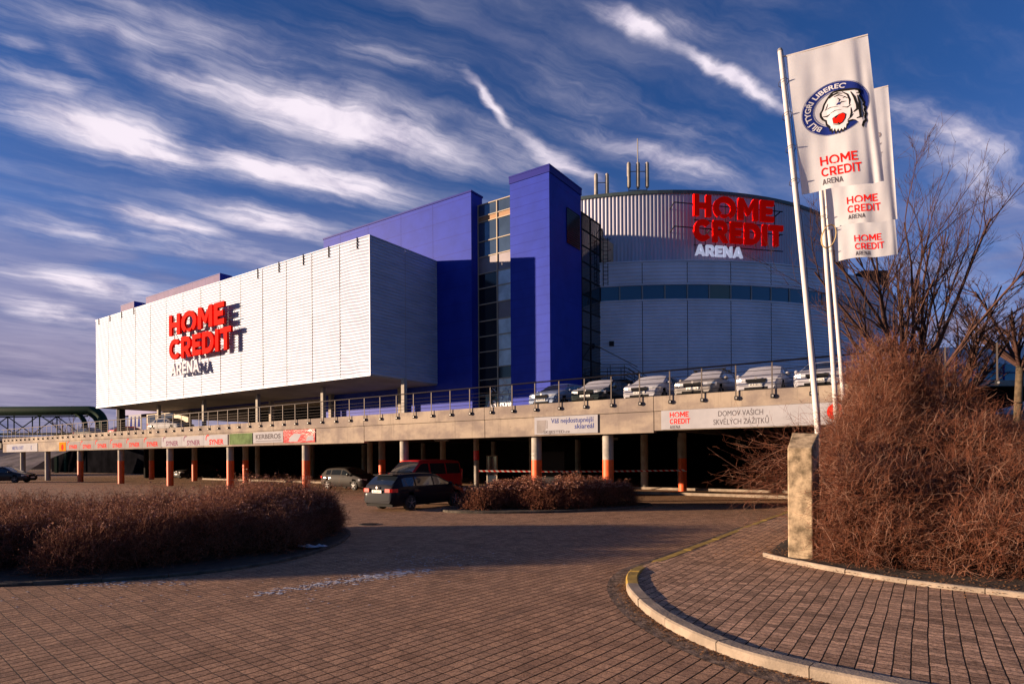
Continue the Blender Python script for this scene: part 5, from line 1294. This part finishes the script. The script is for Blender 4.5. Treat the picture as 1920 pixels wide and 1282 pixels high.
def grow(starts, dirs, length, K, curl, up=.0):
    N_ = len(starts); P = np.zeros((N_, K, 3)); P[:, 0] = starts; d = dirs / (np.linalg.norm(dirs, axis=1, keepdims=True) + 1e-9); st_ = (length / (K - 1))[:, None]
    bend = rng.normal(0, 1, (N_, 3)) * curl
    for k in range(1, K):
        d = d + bend + rng.normal(0, curl * .8, (N_, 3)); d[:, 2] += up; d /= np.linalg.norm(d, axis=1, keepdims=True) + 1e-9; P[:, k] = P[:, k - 1] + d * st_
    return P
def mound_pts(mounds, n, shell=(.45, 1.0)):
    """points in flat-topped mounds, crowded towards the outside"""
    A_ = np.array([(m[2] + m[3]) * m[4] + m[2] * m[3] for m in mounds]); A_ = A_ / A_.sum(); idx_ = rng.choice(len(mounds), n, p=A_); Mn = np.array(mounds)[idx_]
    th = rng.uniform(0, 2 * math.pi, n); rho = rng.uniform(0, 1, n) ** .5; top = (1 - rho ** 3) ** .45
    fz = 1 - (1 - shell[0]) * rng.uniform(0, 1, n) ** 1.4
    side = rng.uniform(0, 1, n) < .55; zf = np.where(side, rng.uniform(.04, 1, n), top * fz * shell[1])
    rs = (1 - np.clip(zf, 0, .999) ** 2.2) ** (1 / 3) * rng.uniform(.75, .98, n); rho = np.where(side, rs, rho)
    P = np.empty((n, 3)); P[:, 0] = Mn[:, 0] + np.cos(th) * rho * Mn[:, 2]; P[:, 1] = Mn[:, 1] + np.sin(th) * rho * Mn[:, 3]; P[:, 2] = .1 + zf * (Mn[:, 4] - .25)
    v = np.stack([np.cos(th) * rho, np.sin(th) * rho, .35 + .5 * zf], 1); v /= np.linalg.norm(v, axis=1, keepdims=True)
    return P, v
def bush(name, label, cat, mounds, n_main, n_side, mt, rad, ln, base, leafn=0, leaf_s=.02, group=None, stems=40, upb=.45, curl=.16, leafm='twig_leaf', extra=None, umb=0, umb_s=1.0, inner=0, inner_s=.04):
    t = thing(name, label, cat, base, False, group); b = np.array(base)
    Vs, Fs = [], []; off = 0
    P, v = mound_pts(mounds, n_main, (.30, .93)); d = v * np.array([1, 1, .6]) + rng.normal(0, .45, P.shape) + np.array([0.12, 0, upb]); L_ = rng.uniform(ln * .6, ln * 1.35, n_main)
    main = grow(P - d / np.linalg.norm(d, axis=1, keepdims=True) * (L_ * .55)[:, None], d, L_, 6, curl); r = np.linspace(1, .4, 6)[None] * rng.uniform(.7, 1.25, (n_main, 1)) * rad
    if extra is not None: main = np.concatenate([main, extra]); r = np.concatenate([r, np.linspace(1, .35, 6)[None].repeat(len(extra), 0) * rad * 1.1])
    main[..., 2] = np.maximum(main[..., 2], .06)
    V_, F_ = tubes_np(main, r); Vs.append(V_); Fs.append(F_); off += len(V_)
    pi = rng.integers(0, len(main), n_side); pk = rng.integers(1, 6, n_side); sp = main[pi, pk]; sd = (main[pi, pk] - main[pi, pk - 1]); sd /= np.linalg.norm(sd, axis=1, keepdims=True) + 1e-9
    sd = sd + rng.normal(0, .8, sd.shape) + np.array([0, 0, .15]); side = grow(sp, sd, rng.uniform(ln * .2, ln * .55, n_side), 4, curl * 1.3); side[..., 2] = np.maximum(side[..., 2], .05)
    V_, F_ = tubes_np(side, np.linspace(.7, .3, 4)[None] * rng.uniform(.7, 1.2, (n_side, 1)) * rad); Vs.append(V_); Fs.append(F_ + off); off += len(V_)
    # stems
    P, v = mound_pts(mounds, stems, (.3, .8)); S_ = P.copy(); S_[:, 2] = .05; S_[:, :2] += rng.normal(0, .1, (stems, 2)); cxm = np.mean([m[0] for m in mounds]); 
    st2 = S_ + (P - S_) * 0; st2 = np.stack([S_ + (P - S_) * q + rng.normal(0, .03, P.shape) for q in np.linspace(0, 1, 5)], 1)
    V_, F_ = tubes_np(st2, np.linspace(1, .45, 5)[None].repeat(stems, 0) * rad * 3.2); Vs.append(V_); Fs.append(F_ + off)
    o = mesh_np('twigs', np.concatenate(Vs), np.concatenate(Fs), mt, b); o.parent = t
    if leafn:
        tips = side[rng.integers(0, n_side, leafn), 3] if leafn else None; tips = tips + rng.normal(0, .02, tips.shape)
        q = rng.normal(0, 1, (leafn, 3)); q /= np.linalg.norm(q, axis=1, keepdims=True); p_ = np.cross(q, rng.normal(0, 1, (leafn, 3))); p_ /= np.linalg.norm(p_, axis=1, keepdims=True)
        s_ = rng.uniform(.5, 1.3, (leafn, 1)) * leaf_s
        V_ = np.stack([tips - q * s_, tips + p_ * s_ * .6, tips + q * s_, tips - p_ * s_ * .6], 1).reshape(-1, 3); V_[:, 2] = np.maximum(V_[:, 2], .03); F_ = np.arange(leafn * 4).reshape(-1, 4)
        o = mesh_np('dry_leaves', V_, F_, leafm, b); o.parent = t
    if inner:  # dark flakes added inside the shrub to block light and deepen its shade
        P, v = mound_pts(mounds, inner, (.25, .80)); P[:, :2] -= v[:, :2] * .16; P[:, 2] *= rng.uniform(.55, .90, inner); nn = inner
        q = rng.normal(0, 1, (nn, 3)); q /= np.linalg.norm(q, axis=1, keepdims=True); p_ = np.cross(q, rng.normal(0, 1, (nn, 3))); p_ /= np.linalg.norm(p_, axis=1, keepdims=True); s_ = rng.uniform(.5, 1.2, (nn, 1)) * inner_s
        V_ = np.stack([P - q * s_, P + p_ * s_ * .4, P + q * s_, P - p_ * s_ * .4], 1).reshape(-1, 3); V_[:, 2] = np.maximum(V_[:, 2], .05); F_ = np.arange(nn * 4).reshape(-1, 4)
        o = mesh_np('inner_shade_flakes', V_, F_, 'innerdark', b); o.parent = t
    if umb:
        ht = max(m[4] for m in mounds); cand = side[:, 3]; cand = cand[cand[:, 2] > ht * .62]; c_ = cand[rng.integers(0, len(cand), umb)]; pick = np.repeat(c_, 11, axis=0)
        r_ = rng.normal(0, .026, pick.shape); r_[:, 2] *= .35; pick = pick + r_; nn = len(pick); q = rng.normal(0, 1, (nn, 3)); q /= np.linalg.norm(q, axis=1, keepdims=True); p_ = np.cross(q, rng.normal(0, 1, (nn, 3))); p_ /= np.linalg.norm(p_, axis=1, keepdims=True); s_ = rng.uniform(.006, .013, (nn, 1)) * umb_s
        V_ = np.stack([pick - q * s_, pick + p_ * s_, pick + q * s_, pick - p_ * s_], 1).reshape(-1, 3); F_ = np.arange(nn * 4).reshape(-1, 4)
        o = mesh_np('seed_heads', V_, F_, 'umbel', b); o.parent = t
    return t

# big bush
big = [(9.0, 14.6, 1.15, 1.4, 5.05), (8.5, 14.0, .95, 1.3, 4.35), (9.95, 14.0, 1.15, 1.4, 4.3), (7.9, 13.2, 1.1, 1.2, 3.6), (7.4, 12.8, 1.3, 1.4, 2.9), (9.2, 12.6, 2.0, 1.8, 3.05), (11.0, 13.2, 1.8, 1.8, 3.0), (7.15, 11.5, 1.35, 1.2, 2.25), (8.9, 11.2, 1.7, 1.3, 2.25),
       (10.6, 11.3, 1.8, 1.5, 2.3), (12.6, 12.2, 1.9, 1.9, 2.5), (6.5, 11.1, .75, .8, 2.0), (6.2, 10.95, .42, .4, 2.0), (6.0, 11.0, .3, .3, .9), (6.75, 10.6, .7, .6, 1.3), (8.1, 10.0, 1.2, .9, 1.5), (9.7, 9.6, 1.4, .9, 1.4), (11.6, 10.2, 1.4, 1.0, 1.5)]
ns = 170; s0 = np.stack([rng.normal(7.2, .3, ns), rng.normal(15.3, .5, ns), np.clip(rng.normal(1.7, .42, ns), .5, 2.7)], 1); dd = np.stack([-np.ones(ns), rng.normal(-.1, .25, ns), rng.normal(.12, .28, ns)], 1)
ext = grow(s0, dd, rng.uniform(.7, 1.9, ns), 6, .10)
ns2 = 120; s0 = np.stack([rng.normal(6.9, .3, ns2), rng.normal(13.3, .5, ns2), np.clip(rng.normal(2.2, .3, ns2), .5, 2.9)], 1); dd = np.stack([-np.ones(ns2), rng.normal(-.1, .3, ns2), rng.normal(.2, .3, ns2)], 1)
ext = np.concatenate([ext, grow(s0, dd, rng.uniform(.5, 1.2, ns2), 6, .12)])
ns3 = 130; s0 = np.stack([rng.normal(6.05, .1, ns3), rng.normal(11.0, .08, ns3), rng.uniform(.25, 2.1, ns3)], 1); dd = np.stack([-np.ones(ns3), rng.normal(-.1, .3, ns3), rng.normal(.15, .4, ns3)], 1)
ext = np.concatenate([ext, grow(s0, dd, rng.uniform(.15, .6, ns3), 6, .16)])
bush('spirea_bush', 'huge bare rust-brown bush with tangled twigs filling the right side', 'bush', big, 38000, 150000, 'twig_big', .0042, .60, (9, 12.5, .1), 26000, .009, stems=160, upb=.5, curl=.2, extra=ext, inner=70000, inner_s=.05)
# the call above also fills the big bush with added shade flakes
# left hedge: individual shrubs
hl = [('reddish shrub at the left frame edge of the left hedge', (-14.4, -11.3), .95, 1.1),
      ('low shrub with dark seed heads, left part of the left hedge', (-11.2, -9.2), 1.0, 1.12),
      ('broad rusty shrub in the middle of the left hedge', (-9.1, -7.3), 1.05, 1.18),
      ('tallest pale-topped shrub of the left hedge', (-7.2, -5.9), 1.1, 1.45),
      ('rounded shrub ending the left hedge on the right', (-5.9, -4.75), .95, 1.15)]
def lumps(x0, x1, h0, h1, yf, yb, sd, n=9):
    q = random.Random(sd); o = []
    for k in range(n):
        t_y = k / (n - 1); y = yf + (yb - yf) * t_y; x = q.uniform(x0 + .2, x1 - .2); h = (h0 + (h1 - h0) * t_y) * q.uniform(.82, 1.12)
        o.append((x, y, q.uniform(.45, .75) * (x1 - x0) * .62 + .25, q.uniform(.7, 1.0), h))
    return o
hl = [(lab, lumps(xx[0], xx[1], h0, h1, (10.85, 10.95, 11.15, 11.9, 13.4)[i], (17.0, 17.2, 17.3, 17.3, 17.0)[i], 40 + i)) for i, (lab, xx, h0, h1) in enumerate(hl)]
UMB = [300, 500, 700, 1500, 800]
def plumes(md, n, ln):
    idx_ = rng.integers(0, len(md), n); A_ = np.array(md)[idx_]; S_ = np.stack([A_[:, 0] + rng.normal(0, .35, n), A_[:, 1] + rng.normal(0, .4, n), A_[:, 4] * rng.uniform(.75, .98, n)], 1)
    return grow(S_, np.stack([rng.normal(.1, .4, n), rng.normal(0, .4, n), np.ones(n)], 1), rng.uniform(.4, 1.2, n) * ln, 6, .12)
for k_, (lab, md) in enumerate(hl):
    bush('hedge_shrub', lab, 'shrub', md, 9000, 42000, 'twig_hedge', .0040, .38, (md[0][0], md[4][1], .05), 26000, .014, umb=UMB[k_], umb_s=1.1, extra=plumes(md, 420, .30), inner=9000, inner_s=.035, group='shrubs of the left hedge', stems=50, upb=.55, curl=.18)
hm = [('left rounded shrub of the middle hedge, beside the dark estate car', [(-1.2, 23.9, .9, 1.1, 1.0), (-.4, 24.3, .9, 1.1, 1.2), (.7, 24.3, 1.1, 1.2, 1.3), (1.2, 23.6, .9, .8, 1.05)]), ('right darker shrub of the middle hedge, round the thick column', [(2.4, 24.6, 1.0, 1.25, 1.35), (2.2, 23.8, 1, .8, 1.1), (3.4, 25.0, 1.0, 1.2, 1.25), (4.4, 25.4, .9, 1.0, 1.1)])]
for lab, md in hm:
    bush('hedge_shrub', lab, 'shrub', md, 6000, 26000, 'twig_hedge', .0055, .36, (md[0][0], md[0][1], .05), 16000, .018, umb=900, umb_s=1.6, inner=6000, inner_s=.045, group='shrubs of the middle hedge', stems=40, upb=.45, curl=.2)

# bare trees
def tree(name, label, base, H, spread, trunk_h, r0, n_limbs, lean=(0.05, 0), levels=4, seed=1, group=None, dens=1.0, upw=.22, minr=.0045):
    rr = random.Random(seed); t = thing(name, label, 'tree', base, False, group); segs = {5: [], 7: []}
    B = Vector(base); tr_pts = [(B + Vector((lean[0] * q * trunk_h, lean[1] * q, q * trunk_h))) for q in (0, .35, .7, 1)]
    mb = MB(); mb.tube(tr_pts, [r0 * 1.15, r0, r0 * .92, r0 * .85], 10); link('trunk', mb, 'bark', t, True)
    P6 = []; R6 = []
    def br(p, d, L_, r, lev):
        n = 6; pts = [p]; rad = [r]; q = p.copy(); dd_ = d.normalized(); bend = Vector((rr.gauss(0, .05), rr.gauss(0, .05), upw * .35))
        for k in range(1, n):
            dd_ = (dd_ + bend + Vector((rr.gauss(0, .07), rr.gauss(0, .07), rr.gauss(0, .05)))).normalized(); q = q + dd_ * (L_ / (n - 1)); pts.append(q.copy()); rad.append(max(minr * .6, r * (1 - .62 * k / (n - 1))))
        P6.append([tuple(x) for x in pts]); R6.append(rad)
        if lev >= levels: return
        nk = int((5 + rr.randrange(3)) * dens) if lev < levels - 1 else int((4 + rr.randrange(3)) * dens)
        for c in range(nk):
            k = rr.uniform(.22, 1.0) * (n - 1); i_ = min(int(k), n - 2); f_ = k - i_; pp = pts[i_].lerp(pts[i_ + 1], f_); base_d = (pts[i_ + 1] - pts[i_]).normalized()
            side = Vector((rr.gauss(0, 1), rr.gauss(0, 1), rr.gauss(0, .5))); side = (side - base_d * side.dot(base_d)).normalized()
            nd = base_d * 1.0 + side * rr.uniform(.35, .75) + Vector((0, 0, upw)); br(pp, nd, L_ * rr.uniform(.26, .46), max(minr, rad[i_] * rr.uniform(.42, .6)), lev + 1)
    for i in range(n_limbs):
        a = 2 * math.pi * (i + rr.uniform(-.3, .3)) / n_limbs; sp = rr.uniform(.25, 1) * spread
        br(tr_pts[-1] - Vector((0, 0, rr.uniform(0, .25) * trunk_h * .3)), Vector((math.cos(a) * sp, math.sin(a) * sp, 1)), (H - trunk_h) * rr.uniform(.60, .92) * (1 - .22 * sp) , r0 * rr.uniform(.42, .66), 1)
    V_, F_ = tubes_np(np.array(P6), np.array(R6)); o = mesh_np('crown', V_, F_, 'branch', base); o.parent = t
    return t
tree('bare_tree', 'tallest bare tree with upright limbs rising behind the big bush', (16.0, 24.5, .1), 13.2, .55, 3.4, .17, 18, seed=5, levels=4, dens=1.2, upw=.09, minr=.006)
tree('bare_tree', 'dense bare tree with wind-swept twigs right of the tallest tree', (20.2, 27.5, .1), 10.8, 1.2, 4.3, .16, 15, seed=11, levels=4, dens=1.25, upw=.03, minr=.009)
tree('bare_tree', 'bare pollard tree with a mossy trunk at the right frame edge', (25.9, 31.0, .1), 12.4, 1.3, 6.6, .20, 14, seed=23, levels=4, dens=1.1, upw=.05, minr=.010)
tree('bare_tree', 'small bare tree behind the pipe bridge truss', (-82, 112, 0), 11.5, 1.1, 3, .25, 9, seed=31, levels=3, upw=.1, minr=.03)
bpy.context.view_layer.update()
